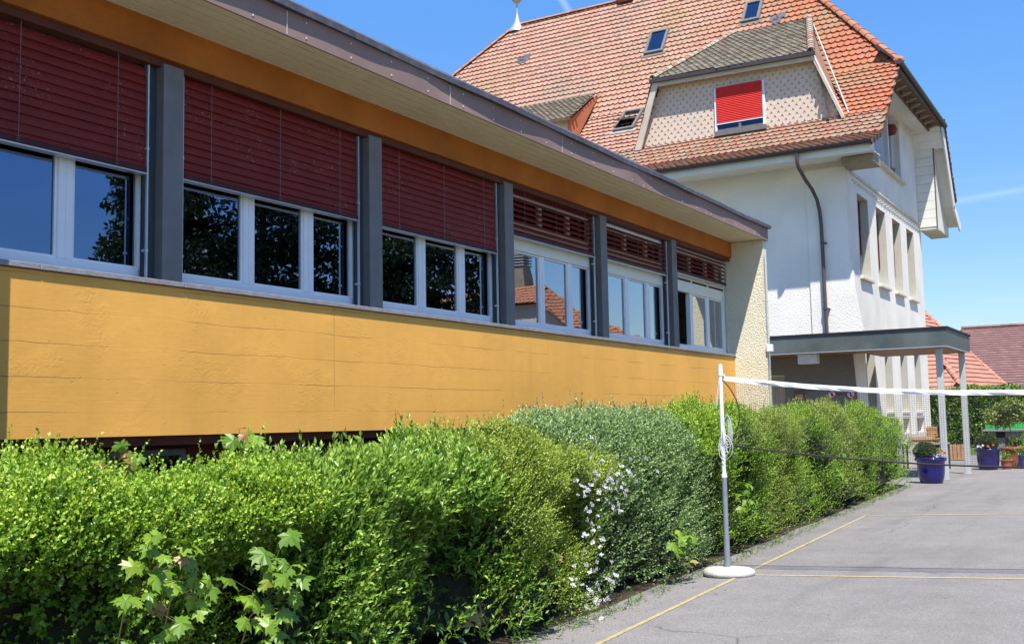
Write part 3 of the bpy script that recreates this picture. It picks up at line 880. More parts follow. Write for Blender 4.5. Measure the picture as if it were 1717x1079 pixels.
while yy < YE:
    js = MB(); js.box(FXO + .001, FXO + .003, yy, yy + .006, 4.99, 5.2); js.build('fascia_joint', 'joint', B)
    for k in range(4):
        for z in (5.03, 5.165):
            c = (FXO + .002, yy + .25 + k * .62, z)
            if SM is None:
                SM = MB(); SM.box(c[0], c[0] + .004, c[1] - .007, c[1] + .007, c[2] - .007, c[2] + .007)
                SM = (SM.build('fascia_stud', 'brass', B), c)
            else:
                o = SM[0].copy(); COL.objects.link(o); o.parent = B; o.location = Vector(c) - Vector(SM[1])
    yy += 2.52
mb = MB(); ny = 60
def drip(y): return .048 + .013 * math.sin(y * 1.25 + .6) + .009 * math.sin(y * 2.6)
vs = []
for i in range(ny + 1):
    y = y0f + (y1f + .03 - y0f) * i / ny
    for x, z in ((FXO - .02, 5.225), (FXO + drip(y), 5.215), (FXO + drip(y) + .004, 5.275), (FXO - .02, 5.33), (-14.5, 5.36)): vs.append((x, y, z))
mb.add(vs, [(5 * i + k, 5 * i + 5 + k, 5 * i + 6 + k, 5 * i + 1 + k) for i in range(ny) for k in range(4)])
mb.add(vs[-5:], [(0, 1, 2, 3, 4)])
mb.build('roof_edging', 'edge', B)
# end wall with projecting fin
mb = MB(); mb.box(-14.4, -6.36, YE, YE + .19, 0, 4.99); mb.build('end_wall', 'cast_cream', B)
# room behind windows and rear
mb = MB(); mb.box(-14.4, -14.2, -6, YE, 0, 5.2); mb.box(-14.2, -7.3, -6, YE, 1.6, 1.75); mb.box(-14.2, -7.3, -6, YE, 4.85, 4.95)
mb.box(-14.2, -7.3, -6.2, -6, 0, 5.2)
for y in (P[4] + .1, P[6] + .1): mb.box(-14.2, -7.4, y, y + .1, 1.75, 4.85)
mb.build('room', 'interior', B)

WX = -7.18
def venetian(k, y0, y1, zb, openb):
    ztop = 4.62
    mb = MB(); R = random.Random(k)
    sp = .0725 if not openb else .073
    z = zb + .075; zz = []
    while z < ztop - .02: zz.append(z); z += sp
    for z in zz:
        tilt = math.radians(79 + R.uniform(-2.5, 2.5)) if not openb else math.radians(50 + R.uniform(-2, 2))
        hw = .041
        sec = [(-hw, -.0), (-hw * .5, .005), (0, .007), (hw * .5, .005), (hw, 0)]
        ca, sa = math.cos(tilt), math.sin(tilt)
        nseg = 6; vs = []
        for j in range(nseg + 1):
            y = y0 + (y1 - y0) * j / nseg
            wob = R.uniform(-.0015, .0015)
            for a, b in sec: vs.append((-7.085 + a * ca + b * sa, y, z - a * sa + b * ca + wob))
        nn_ = len(sec)
        mb.add(vs, [(j * nn_ + q, j * nn_ + q + 1, (j + 1) * nn_ + q + 1, (j + 1) * nn_ + q) for j in range(nseg) for q in range(nn_ - 1)], smooth=True)
    bl = mb.build('blind', 'blind', B)
    mb = MB(); mb.bbox(-7.12, -7.05, y0, y1, zb + .012, zb + .062, .006); mb.build('blind_stack', 'blind_rail', bl)
    mb = MB(); mb.bbox(-7.125, -7.045, y0 - .01, y1 + .01, zb, zb + .014, .003); mb.build('bottom_rail', 'metal', bl)
    cm = MB()
    for q in range(3):
        yc = y0 + (y1 - y0) * (.13 + .37 * q)
        cm.tube([(-7.04, yc, ztop), (-7.042, yc, zb + .06)], .003, 5, False)
        for w2 in range(4): cm.tube([(-7.04, yc - .018, zb + .02 + w2 * .013), (-7.034, yc + .012, zb + .026 + w2 * .013)], .0022, 4, False)
    cm.build('ladder_cord', 'cord', bl)
    for yc in (y0 - .014, y1 + .004):
        mb = MB(); mb.box(-7.072, -7.052, yc, yc + .014, 2.825, ztop)
        for z in (3.05, 3.9): mb.box(-7.10, -7.05, yc - .01, yc + .018, z, z + .02)
        mb.build('guide_rail', 'metal', bl)

ZB = {2: 3.69, 3: 3.715, 4: 3.71, 5: 4.00, 6: 4.02, 7: 4.12}
for k in range(0, 8):
    y0 = P[k] + .215; y1 = P[k] + PITCH if k < 7 else YE - .04
    zs, zt = 2.83, 4.63
    mb = MB(); f = .085
    mx1, mx2 = P[k] + 1.07, P[k] + 1.89
    if k >= 5: mx1, mx2 = P[k] + 1.13, P[k] + 1.95
    if k == 2: mx1, mx2 = P[k] + 1.03, P[k] + 1.86
    mb.bbox(WX - .06, WX + .03, y0, y1, zs, zs + f, .006)
    mb.bbox(WX - .06, WX + .03, y0, y1, zt - f, zt, .006)
    for (a, b) in ((y0, y0 + f), (y1 - f - .03, y1)):
        mb.bbox(WX - .06, WX + .029, a, b, zs + f, zt - f, .006)
    for c in (mx1, mx2):
        mb.bbox(WX - .06, WX + .029, c, c + .135, zs + f, 3.85, .006)
        mb.box(WX - .0, WX + .034, c + .064, c + .070, zs + f, 3.85)
        mb.bbox(WX - .06, WX + .02, c + .02, c + .115, 4.04, zt - f, .006)
    w = mb.build('window', 'pvc', B)
    mb = MB(); mb.bbox(WX - .05, WX + .036, y0, y1 - .002, 3.852, 4.038 if k < 5 else 4.24, .006)
    mb.build('window_transom', 'cream_frame', w)
    spans = [(y0 + f, mx1), (mx1 + .135, mx2), (mx2 + .135, y1 - f - .03)]
    for i, (a, b) in enumerate(spans):
        # slim sash round every pane
        ms_ = MB(); q = .022
        ms_.box(WX - .03, WX + .012, a, b, zs + f, zs + f + q); ms_.box(WX - .03, WX + .012, a, b, 3.85 - q, 3.85)
        ms_.box(WX - .03, WX + .012, a, a + q, zs + f + q, 3.85 - q); ms_.box(WX - .03, WX + .012, b - q, b, zs + f + q, 3.85 - q)
        if not (k == 7 and i == 0):
            ms_.build('sash', 'pvc', w)
            mb = MB(); mb.box(WX - .014, WX - .006, a + q, b - q, zs + f + q, 3.85 - q); mb.build('pane', 'glass', w)
        else:
            # this light stands open, turned into the room
            ms2 = MB(); ms2.box(WX - .66, WX - .05, a, a + .05, zs + f, 3.85); ms2.build('open_sash', 'pvc', w)
        mb = MB(); mb.box(WX - .014, WX - .006, a, b, 4.04 if k < 5 else 4.25, zt - f); mb.build('upper_pane', 'glass', w)
    if k == 7:
        for i, (a, b) in enumerate(spans):
            mb = MB(); mb.box(WX + .036, WX + .040, a - .02, b + .03, 4.045, 4.08); mb.build('vent_slot', 'black', w)
    for (hy) in (mx1 + .03,):
        mb = MB(); mb.bbox(WX + .029, WX + .045, hy + .02, hy + .04, 3.2, 3.33, .004)
    venetian(k, y0 + .045, y1 - .13, ZB.get(k, 3.7), k >= 5)

t = thing('folder', (-7.36, 9.72, 2.92), 'teal card folder standing on the inside ledge behind the third window', 'folder')
mb = MB(); mb.prism([(-7.30, 9.58, 2.92), (-7.30, 9.82, 2.92), (-7.34, 9.82, 3.05), (-7.34, 9.58, 3.05)], (-.02, 0, 0)); mb.build('cover', 'teal', t)
t = thing('paper_stack', (-7.4, 4.9, 2.92), 'low pile of white paper on the ledge behind the leftmost window', 'paper')
mb = MB(); mb.bbox(-7.5, -7.3, 4.72, 5.02, 2.92, 2.965, .004); mb.build('sheets', 'paper', t)

# corner junction box and conduit
t = thing('junction_box', (-6.30, YE - .02, 2.9), 'small white electrical box with conduit on the outer corner of the cream end wall', 'electrical box')
mb = MB(); mb.bbox(-6.36, -6.25, YE - .05, YE + .06, 2.84, 2.98, .01); mb.build('housing', 'pvc', t)
mb = MB(); mb.tube([(-6.33, YE - .015, 2.98), (-6.335, YE - .015, 4.7)], .009, 6); mb.tube([(-6.31, YE - .015, 2.84), (-6.31, YE - .01, 2.6), (-6.335, YE - .015, 2.2)], .012, 6); mb.build('conduit', 'metal', t)

# ==================================================================  OLD WHITE SCHOOLHOUSE
H = thing('old_schoolhouse', (-7, 30, 0), 'tall white rendered house with steep orange scale tiled half hipped roof and red shuttered dormer', 'building')
GX, FY, BY = -7.0, 29.6, 40.3
EA, EB, EC, ER = (28.3, 8.72), (29.6, 9.22), (32.5, 11.87), (36.2, 17.34)
VX = -6.0
RXr, RXl = -10.54, -21.1
XL = -26.5
# front wall (rough cast above, entrance recess below)
mb = MB()
wall_grid(mb, 'y', FY, .35, XL, -8.08, 0, 9.0, [(-11.5, -8.9, 0, 2.75)])
mb.build('front_wall', 'cast_white', H)
mb = MB(); mb.box(-12, -8.5, FY + 1.6, FY + 1.7, 0, 3.0); mb.box(-11.6, -11.5, FY + .35, FY + 1.6, 0, 3.0); mb.box(-8.9, -8.8, FY + .35, FY + 1.6, 0, 3.0); mb.box(-11.5, -8.9, FY + .35, FY + 1.6, 2.8, 2.9)
mb.build('entrance_recess', 'stone', H)
# corner pier, flaring toward its foot
mb = MB()
def pier(x0, x1a, x1b, y0, z0, z1):
    return [(x0, y0, z0), (x1a, y0, z0), (x1b, y0, z1), (x0, y0, z1)]
def loft(mb, secs):
    n = len(secs[0]); vs = [p for s_ in secs for p in s_]
    fs = [(i * n + k, i * n + (k + 1) % n, (i + 1) * n + (k + 1) % n, (i + 1) * n + k) for i in range(len(secs) - 1) for k in range(n)]
    fs += [tuple(range(n))[::-1], tuple(range((len(secs) - 1) * n, len(secs) * n))]
    mb.add(vs, fs)
def sec(z, x, yb, yf=FY - .05): return [(-8.078, yf, z), (x, yf, z), (x - .0, yf + .05, z), (GX - .003, yb, z), (-8.078, yb, z)]
loft(mb, [sec(0, -6.66, 30.5), sec(3.9, -6.72, 30.45), sec(5.0, -6.88, 30.2), sec(5.9, GX + .012, 30.0), sec(8.52, GX + .012, 30.0)])
mb.build('corner_pier', 'cast_white', H)
mb = MB(); mb.bbox(-8.15, GX + .07, FY - .12, FY + .35, 8.45, 8.62, .02); mb.bbox(-8.12, GX + .04, FY - .09, FY + .3, 8.38, 8.45, .01); mb.build('pier_capital', 'stone', H)

M['canopy_shade'] = plaster('canopy_shade_tone', (0.20, 0.175, 0.15), 26, .6, .02)  # canopy shade on the white wall, put into a dark slab's colour
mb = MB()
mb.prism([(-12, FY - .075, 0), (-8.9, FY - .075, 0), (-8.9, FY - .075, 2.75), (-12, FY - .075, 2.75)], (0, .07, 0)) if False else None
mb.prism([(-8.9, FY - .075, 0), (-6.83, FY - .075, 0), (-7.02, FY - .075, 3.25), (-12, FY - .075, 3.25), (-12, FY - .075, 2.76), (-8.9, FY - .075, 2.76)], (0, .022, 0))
mb.build('canopy_shade_slab', 'canopy_shade', H)
# gable wall
GW = [(30.78, 32.05), (33.08, 34.38), (35.38, 36.62), (37.62, 38.82)]
ops = [(a, b, 5.50, 7.85) for a, b in GW]
LW = [(30.95, 32.0), (33.28, 34.3), (35.55, 36.6), (37.8, 38.85)]
ops += [(a, b, 1.72, 3.72) for a, b in LW]
BWn = [(35.5, 36.45), (37.7, 38.9)]
ops += [(a, b, 1.05, 1.48) for a, b in BWn]
mb = MB(); wall_grid(mb, 'x', GX, -.36, FY, BY, 0, 9.2, ops)
AW = (33.4, 37.3, 9.35, 11.45)
# attic part of the gable, split round its window
for poly in ([(FY, 9.2), (BY, 9.2), (BY, 9.35), (FY + .15, 9.35)],
             [(FY + .3, 9.35), (33.4, 9.35), (33.4, 11.45), (32.25, 11.45)],
             [(37.3, 9.35), (BY, 9.35), (BY, 10.6), (39.9, 11.45), (37.3, 11.45)],
             [(32.25, 11.45), (39.9, 11.45), (39.7, 11.7), (32.75, 11.7)]):
    mb.prism([(GX, a, z) for a, z in poly], (-.36, 0, 0))
mb.build('gable_wall', 'cast_white', H)
# lower rough plinth band on the gable as a 3 mm skin
mb = MB(); mb.box(GX, GX + .02, 30.5, BY, 0, 1.0); mb.build('plinth', 'stone', H)
for (a, b) in GW:
    mb = MB()
    mb.box(GX - .34, GX - .28, a, b, 5.5, 5.58); mb.box(GX - .34, GX - .28, a, a + .06, 5.58, 7.84); mb.box(GX - .34, GX - .28, b - .06, b, 5.58, 7.84)
    mb.box(GX - .34, GX - .28, (a + b) / 2 - .03, (a + b) / 2 + .03, 5.58, 7.84)
    w = mb.build('window', 'pvc', H)
    mb = MB(); mb.box(GX - .32, GX - .31, a + .06, b - .06, 5.58, 7.84); mb.build('pane', 'glass_dark', w)
    mb = MB()
    z = 6.15 if a > 31 else 6.25
    while z < 7.82: mb.prism([(GX - .26, a + .01, z), (GX - .20, a + .01, z), (GX - .24, a + .01, z + .065)], (0, b - a - .02, 0)); z += .062
    mb.build('roller_shutter', 'shutter_red', w)
    mb = MB(); mb.bbox(GX - .25, GX + .10, a - .07, b + .07, 5.40, 5.498, .015); mb.build('sill', 'stone', w)
    mb = MB()
    mb.box(GX - .27, GX + .012, a - .001, a + .012, 5.5, 7.85); mb.box(GX - .27, GX + .012, b - .012, b + .001, 5.5, 7.85); mb.box(GX - .27, GX + .012, a + .012, b - .012, 7.84, 7.852)
    mb.build('reveal', 'reveal', w)
for (a, b) in LW:
    mb = MB()
    mb.box(GX - .34, GX - .28, a, b, 1.72, 1.8); mb.box(GX - .34, GX - .28, a, a + .06, 1.8, 3.71); mb.box(GX - .34, GX - .28, b - .06, b, 1.8, 3.71); mb.box(GX - .34, GX - .28, (a + b) / 2 - .03, (a + b) / 2 + .03, 1.8, 3.71)
    w = mb.build('window', 'pvc', H)
    mb = MB(); mb.box(GX - .32, GX - .31, a + .06, b - .06, 1.8, 3.71); mb.build('pane', 'glass_dark', w)
    mb = MB(); mb.bbox(GX - .25, GX + .03, a - .04, b + .04, 1.64, 1.718, .01); mb.build('sill', 'stone', w)
    mb = MB(); mb.box(GX - .27, GX + .012, b - .012, b + .001, 1.72, 3.72); mb.build('reveal', 'reveal', w)
    mb = MB(); mb.box(GX - .27, GX + .012, a - .001, a + .012, 1.72, 3.72); mb.build('reveal', 'reveal', w)
for (a, b) in BWn:
    mb = MB(); mb.box(GX - .2, GX - .17, a, b, 1.05, 1.48); w = mb.build('basement_window', 'interior', H)
    mb = MB(); mb.bbox(GX + .0, GX + .03, a - .1, b + .1, 1.48, 1.58, .008); mb.bbox(GX, GX + .03, a - .1, a, 1.0, 1.48, .008); mb.bbox(GX, GX + .03, b, b + .1, 1.0, 1.48, .008)
    mb.build('surround', 'reveal', w)
# attic window with open slatted shutter
mb = MB(); a, b, z0, z1 = AW
mb.box(GX - .3, GX - .24, a, b, z0, z0 + .08)
for y in (a, 34.55, 35.45, 36.3, b - .07): mb.box(GX - .3, GX - .24, y, y + .07, z0 + .08, z1)
w = mb.build('attic_window', 'pvc', H)
mb = MB(); mb.box(GX - .28, GX - .27, a + .07, b - .07, z0 + .08, z1); mb.build('pane', 'glass_dark', w)
mb = MB(); mb.bbox(GX - .2, GX + .14, a - .2, b + .15, z0 - .1, z0 - .002, .015); mb.build('sill', 'stone', w)
mb = MB(); mb.box(GX - .22, GX + .03, 35.3, 35.42, z0, z1); mb.build('mullion', 'wood_white', w)
mb = MB()
for i in range(9):
    y = 33.42 + i * .12
    mb.prism([(GX + .02, y, z0 + .02), (GX + .07, y + .05, z0 + .02), (GX + .02, y + .11, z0 + .02)], (0, 0, 1.9))
mb.build('folding_shutter', 'shutter', w)
mb = MB(); mb.lathe([(0, 0), (.1, 0), (.14, .2), (.13, .2), (0, .18)], (GX - .05, 36.0, z0 + .01), 12); mb.build('flower_trough', 'terracotta', w)
mb = MB(); mb.lathe([(0, 0), (.14, .02), (.2, .18), (.14, .34), (0, .38)], (GX - .1, 36.55, z0 + 1.45), 12); mb.build('red_lantern', 'shutter_red', w)
# string course with dentils
mb = MB(); mb.bbox(GX, GX + .06, 30.05, BY + .05, 8.28, 8.36, .01)
mb.build('string_course', 'stone', H)
mb = MB(); y = 30.3; k = 0
while y < BY:
    mb.box(GX + .001, GX + .035, y, y + .14, 8.12 - .05 * (k % 2), 8.16 - .05 * (k % 2)); y += .19; k += 1
mb.build('dentil_frieze', 'stone', H)

# ---------------- roof
mb = MB()
def RP(x, q): return (x, q[0], q[1])
def lx(yv): return RXl - 1.57 * (36.2 - yv)      # left hip line
tiles(mb, [RP(lx(EC[0]), EC), RP(VX, EC), RP(RXr, ER), RP(RXl, ER)], seed=11, lift=.05, thick=.04)
roof = mb.build('roof', 'tiles', H)
EM = (30.45, EB[1] + (EC[1] - EB[1]) * (30.45 - EB[0]) / (EC[0] - EB[0]))
mb = MB(); tiles(mb, [RP(lx(EM[0]), EM), RP(VX, EM), RP(VX, EC), RP(lx(EC[0]), EC)], seed=12, lift=.05, thick=.04)
# underside and back of the roof
mb.build('lower_roof_tiles', 'tiles', roof)
mb = MB(); tiles(mb, [RP(lx(EA[0]), EA), RP(VX + .02, EA), RP(VX + .02, EB), RP(lx(EB[0]), EB)], w=.2, e=.2, seed=13, lift=.035)
tiles(mb, [RP(lx(EB[0]), EB), RP(VX, EB), RP(VX, EM), RP(lx(EM[0]), EM)], w=.2, e=.21, seed=14, lift=.035)
mb.build('eave_tiles', 'tiles_low', roof)
FC, FB, FA = (39.9, 11.87), (41.6, 9.2), (42.75, 8.62)
mb = MB()
mb.poly([RP(RXl, ER), RP(RXr, ER), RP(VX, FC), RP(-26.9, FC)]); mb.poly([RP(-26.9, FC), RP(VX, FC), RP(VX, FB), RP(-29.5, FB)])
mb.poly([RP(-29.5, FB), RP(VX, FB), RP(VX, FA), RP(-31, FA)])
mb.poly([RP(RXr, ER), RP(VX, EC), RP(VX, FC)])
mb.poly([RP(RXl, ER), RP(lx(EC[0]), EC), RP(-26.9, FC)]); mb.poly([RP(lx(EC[0]), EC), RP(lx(EB[0]), EB), RP(-29.5, FB), RP(-26.9, FC)])
mb.build('rear_roof', 'tiles', roof)
mb = MB()
ridge_line(mb, RP(RXl + .2, (ER[0], ER[1] + .02)), RP(RXr, (ER[0], ER[1] + .02)), seed=5)
mb.build('ridge_tiles', 'ridge', roof); mb = MB()
ridge_line(mb, (lx(EB[0]), EB[0], EB[1] + .03), (lx(EC[0]), EC[0], EC[1] + .03), seed=6)
ridge_line(mb, (lx(EC[0]), EC[0], EC[1] + .03), (RXl - .15, ER[0] - .1, ER[1] - .1), seed=6)
mb.build('hip_tiles', 'ridge', roof); mb = MB()
ridge_line(mb, (VX + .02, EC[0], EC[1] + .06), (RXr, ER[0], ER[1] + .03), r=.13, seed=7)
mb.lathe([(0, -.02), (.12, 0), (.15, .1), (.10, .2), (0, .24)], (VX + .03, EC[0] - .02, EC[1] + .0), 12)
mb.build('hip_tiles', 'ridge', roof)
# verge (tile edge) on the front slope + far verge board
mb = MB()
for A_, B_ in ((EA, EB), (EB, EC)):
    mb.prism([(VX - .02, A_[0], A_[1] - .02), (VX - .02, B_[0], B_[1] - .02), (VX - .02, B_[0], B_[1] - .16), (VX - .02, A_[0], A_[1] - .16)], (.035, 0, 0))
mb.build('near_verge_board', 'brown', roof)
mb = MB()
for A_, B_ in ((FC, FB), (FB, FA)):
    mb.prism([(VX - .03, A_[0], A_[1] - .03), (VX - .03, B_[0], B_[1] - .03), (VX - .03, B_[0] - .3, B_[1] - .3), (VX - .03, A_[0] - .38, A_[1] - .2)], (.05, 0, 0))
mb.build('far_verge_board', 'wood_white', roof)
mb = MB(); tiles(mb, [(VX - .2, FB[0], FB[1] + .02), (VX + .03, FB[0], FB[1] + .02), (VX + .03, FC[0], FC[1] + .02), (VX - .2, FC[0], FC[1] + .02)], w=.12, e=.2, stagger=False, backing=True)
mb.build('verge_tiles', 'brown_tiles', roof)
# half-hip eave
mb = MB(); n = 14
mb.tube([(VX + .07, EC[0] - .25, 11.88), (VX + .07, FC[0] + .1, 11.72)], .085, 8)
mb.prism([(VX - .6, EC[0] - .05, 12.6), (VX + .05, EC[0] - .05, 11.93), (VX + .05, EC[0] - .05, 11.87), (VX - .62, EC[0] - .05, 12.5)], (0, FC[0] - EC[0] + .1, 0))
mb.build('half_hip_gutter', 'gutter', roof)
mb = MB(); mb.box(VX - .36, VX + .02, EC[0], FC[0] - .2, 11.60, 11.76); mb.box(VX - .42, VX - .36, EC[0] - .1, FC[0] - .5, 11.46, 11.72); mb.build('half_hip_soffit', 'brown', roof)
mb = MB()
for i in range(19):
    y = EC[0] - .1 + i * .385
    mb.bbox(GX - .1, VX - .42, y + .004, y + .381, 11.62, 11.65, .004)
mb.build('half_hip_soffit_boards', 'wood_white', roof)
for i in range(9):
    y = EC[0] + .5 + i * .76
    mb = MB(); mb.prism([(VX - .35, y, 11.598), (VX - .06, y, 11.598), (VX - .06, y, 11.56), (VX - .35, y, 11.47)], (0, .10, 0)); mb.build('rafter_end', 'brown_stone', roof)
# boarded soffits of the gable overhang
mb = MB()
def soffit_strip(mb, A_, B_, nb, dz):
    for i in range(nb):
        t0, t1 = i / nb + .008, (i + 1) / nb - .008
        a = (A_[0] + (B_[0] - A_[0]) * t0, A_[1] + (B_[1] - A_[1]) * t0 - dz); b = (A_[0] + (B_[0] - A_[0]) * t1, A_[1] + (B_[1] - A_[1]) * t1 - dz)
        mb.prism([(GX + .0, a[0], a[1]), (VX - .04, a[0], a[1]), (VX - .04, b[0], b[1]), (GX + .0, b[0], b[1])], (0, 0, .02))
soffit_strip(mb, (39.35, 11.74), (BY - .33, 10.95), 3, .02)
mb.build('gable_soffit_boards', 'wood_white', roof)
mb = MB(); soffit_strip(mb, EB, EC, 11, .17); mb.build('near_verge_soffit', 'wood_white', roof)
mb = MB()
for i in range(9):
    z = 8.18 + i * .31
    mb.bbox(GX + .0, VX - .36, BY - .35, BY - .32 + .0, z + .004, z + .306, .004)
mb.build('eave_box_boards', 'wood_white', roof)
mb = MB(); mb.prism([(GX, BY - .31, 8.18), (GX, 42.4, 8.18), (GX, 42.4, 8.6), (GX, 41.6, 9.05), (GX, 39.95, 11.7), (GX, BY - .31, 11.3)], (.62, 0, 0)); mb.build('far_eave_box', 'wood_white', roof)
mb = MB()
for A_, B_ in ((FC, FB), (FB, FA)):
    mb.prism([(VX - .42, A_[0] - .02, A_[1] - .06), (VX - .04, A_[0] - .02, A_[1] - .06), (VX - .04, B_[0] - .02, B_[1] - .06), (VX - .42, B_[0] - .02, B_[1] - .06)], (0, -.12, -.05))
mb.build('far_verge_soffit', 'wood_white', roof)
mb = MB(); mb.box(VX - .38, VX - .35, BY - .37, BY - .33, 8.12, 11.3); mb.build('box_trim', 'brown', roof)
mb = MB(); mb.box(GX + .02, VX - .37, BY - .33, 42.3, 8.10, 8.178); mb.build('far_eave_beam', 'stone', roof)
# front eave: soffit boards, fascia, box at the gable corner
mb = MB()
for i in range(4):
    y = 28.42 + i * .295
    mb.bbox(XL, VX - .06, y + .004, y + .289, 8.50 + .01 * i, 8.53 + .01 * i, .004)
mb.build('eave_soffit_boards', 'wood_white', roof)
mb = MB(); mb.box(XL, VX - .04, 28.38, 28.42, 8.44, 8.68); mb.build('eave_fascia', 'wood_white', roof)
mb = MB(); mb.box(GX + .04, VX - .12, 29.0, 29.9, 8.30, 8.49); mb.build('near_eave_beam', 'brown_stone', roof)
mb = MB()
vs = []; nn_ = 9
for x in (XL, VX + .02):
    for k in range(nn_):
        an = PI + PI * k / (nn_ - 1)
        vs.append((x, 28.27 + .085 * math.cos(an), 8.70 + .10 * math.sin(an)))
mb.add(vs, [(k, k + 1, nn_ + k + 1, nn_ + k) for k in range(nn_ - 1)], smooth=True)
mb.poly([(VX + .02, 28.185, 8.70), (VX + .02, 28.355, 8.70), (VX + .02, 28.33, 8.62), (VX + .02, 28.21, 8.62)])
mb.build('eave_gutter', 'gutter', roof)
# downpipe
mb = MB()
pp = [(-7.93, 28.27, 8.62), (-7.93, 28.27, 8.35), (-7.92, 28.35, 8.22), (-7.85, 28.7, 7.95), (-7.78, 29.05, 7.75), (-7.73, 29.33, 7.5), (-7.70, 29.43, 7.2), (-7.68, 29.45, 6.8), (-7.66, 29.45, 3.74)]
mb.tube(pp, .050, 12); dp = mb.build('downpipe', 'pipe', H)
mb = MB()
for z in (4.5, 6.3): mb.tube([(-7.67, 29.45, z), (-7.67, 29.45, z + .04)], .068, 12); mb.box(-7.62, -7.56, 29.44, 29.56, z, z + .03)
mb.build('pipe_bracket', 'pipe', dp)
# finial
mb = MB(); mb.lathe([(.34, -.28), (.25, -.05), (.13, .12), (.075, .3), (.045, .5), (.04, .78), (.05, .8), (.03, .82), (.03, .92), (.10, .95), (.19, 1.03), (.215, 1.1), (.19, 1.17), (.09, 1.24), (.03, 1.3), (.022, 1.5), (.01, 1.8), (0, 1.82)], (-21.12, 36.2, 17.36), 20)
mb.build('roof_finial', 'zinc', roof)
# chimney stub on the ridge
mb = MB(); mb.bbox(-16.6, -16.0, 35.95, 36.5, 17.2, 17.72, .02); mb.build('chimney', 'base', roof)

def on_roof(x, y):     # z of the tiled front slope
    for a, b in ((EA, EB), (EB, EC), (EC, ER)):
        if y <= b[0]: return a[1] + (b[1] - a[1]) * (y - a[0]) / (b[0] - a[0])
def slope_frame(yc):
    for a, b in ((EA, EB), (EB, EC), (EC, ER)):
        if yc <= b[0]:
            v = Vector((0, b[0] - a[0], b[1] - a[1])).normalized(); return Vector((1, 0, 0)), v, Vector((1, 0, 0)).cross(v)
def skylight(xc, yc, w, hgt, opened=False):
    u, v, n = slope_frame(yc); c = Vector((xc, yc, on_roof(xc, yc)))
    def bx(mb, u0, u1, v0, v1, n0, n1, tilt=0.0, piv=0.0):
        vs = []
        for nn2 in (n0, n1):
            for vv in (v0, v1):
                for u_ in (u0, u1):
                    dv = vv - piv
                    vs.append(c + u * u_ + v * (piv + dv * math.cos(tilt) - nn2 * math.sin(tilt)) + n * (nn2 * math.cos(tilt) + dv * math.sin(tilt)))
        mb.add(vs, [(0, 2, 3, 1), (4, 5, 7, 6), (0, 1, 5, 4), (2, 6, 7, 3), (0, 4, 6, 2), (1, 3, 7, 5)])
    a, b = w / 2, hgt / 2; f = .09
    mb = MB(); bx(mb, -a, a, b - f, b, 0, .12); bx(mb, -a, a, -b, -b + f, 0, .12); bx(mb, -a, -a + f, -b + f, b - f, 0, .12); bx(mb, a - f, a, -b + f, b - f, 0, .12)
    w_ = mb.build('skylight', 'sk_frame', roof)
    if opened:
        mb = MB(); bx(mb, -a + f, a - f, -b + f, b - f, .0, .03); mb.build('opening', 'black', w_)
        T = math.radians(-28)
        mb = MB(); bx(mb, -a + f, a - f, b - 2 * f, b - f, .08, .13, T, 0); bx(mb, -a + f, a - f, -b + f, -b + 2 * f, .08, .13, T, 0)
        bx(mb, -a + f, -a + 1.7 * f, -b + 2 * f, b - 2 * f, .08, .13, T, 0); bx(mb, a - 1.7 * f, a - f, -b + 2 * f, b - 2 * f, .08, .13, T, 0)
        mb.build('tilted_sash', 'sk_frame', w_)
        mb = MB(); bx(mb, -a + 1.7 * f, a - 1.7 * f, -b + 2 * f, b - 2 * f, .1, .11, T, 0); mb.build('pane', 'glass_dark', w_)
    else:
        mb = MB(); bx(mb, -a + f, a - f, -b + f, b - f, .06, .085); mb.build('pane', 'glass_dark', w_)
    mb = MB(); bx(mb, -a - .1, a + .1, -b - .14, -b, .02, .05); mb.build('apron', 'zinc' if opened else 'sk_frame', w_)
skylight(-14.42, 34.48, .72, 1.22)
skylight(-11.04, 34.80, .62, 1.05)
skylight(-14.45, 31.97, .74, 1.3, True)
for (x, y) in ((-20.2, 34.88), (-10.2, 34.42)):
    u, v, n = slope_frame(y); c = Vector((x, y, on_roof(x, y))) + n * .04
    mb = MB()
    for (du, dv) in ((0, 0), (.22, .13), (.1, -.13)):
        mb.prism([c + u * (du - .14) + v * (dv - .12), c + u * (du + .14) + v * (dv - .12), c + u * (du + .14) + v * (dv + .12), c + u * (du - .14) + v * (dv + .12)], n * .02)
    mb.build('slate_patch', 'edge', roof)
for i in range(34):     # snow hooks
    x = -24 + i * .53
    for y in ((29.9, 30.5)[i % 2],):
        pass
mb = MB()
for (x, y) in [(-7.4, 30.3), (-6.6, 30.2), (-7.0, 29.2), (-9.3, 29.3), (-11.2, 29.3)]:
    z = on_roof(x, y) + .03; mb.tube([(x, y + .1, z + .07), (x, y, z + .02), (x, y - .02, z + .12)], .008, 4)
mb.build('snow_hooks', 'zinc', roof)

# ---------------- dormer
L_, R_ = Vector((-12.78, 30.08, 12.0)), Vector((-7.90, 30.08, 11.92))
bL, bR = Vector((-13.55, 30.35, 9.93)), Vector((-7.12, 30.35, 9.93))
aL, aR = Vector((-11.56, 34.24, 14.46)), Vector((-9.0, 34.2, 14.42))
vL = Vector((-14.05, 33.3, 13.08))
DY = 30.44
mb = MB(); tiles(mb, [(bL.x + .12, DY, 9.9), (bR.x - .12, DY, 9.9), (R_.x - .1, DY, 11.86), (L_.x + .1, DY, 11.9)], w=.215, e=.125, shape=HEX, lift=.006, thick=.0035, seed=21, jit=.15, udir=(1, 0, 0))
D = mb.build('dormer', 'shingle', H)
mb = MB(); tiles(mb, [L_, R_, aR, aL], w=.19, e=.17, seed=22, lift=.03)
mb.build('dormer_roof', 'tiles_old', D)
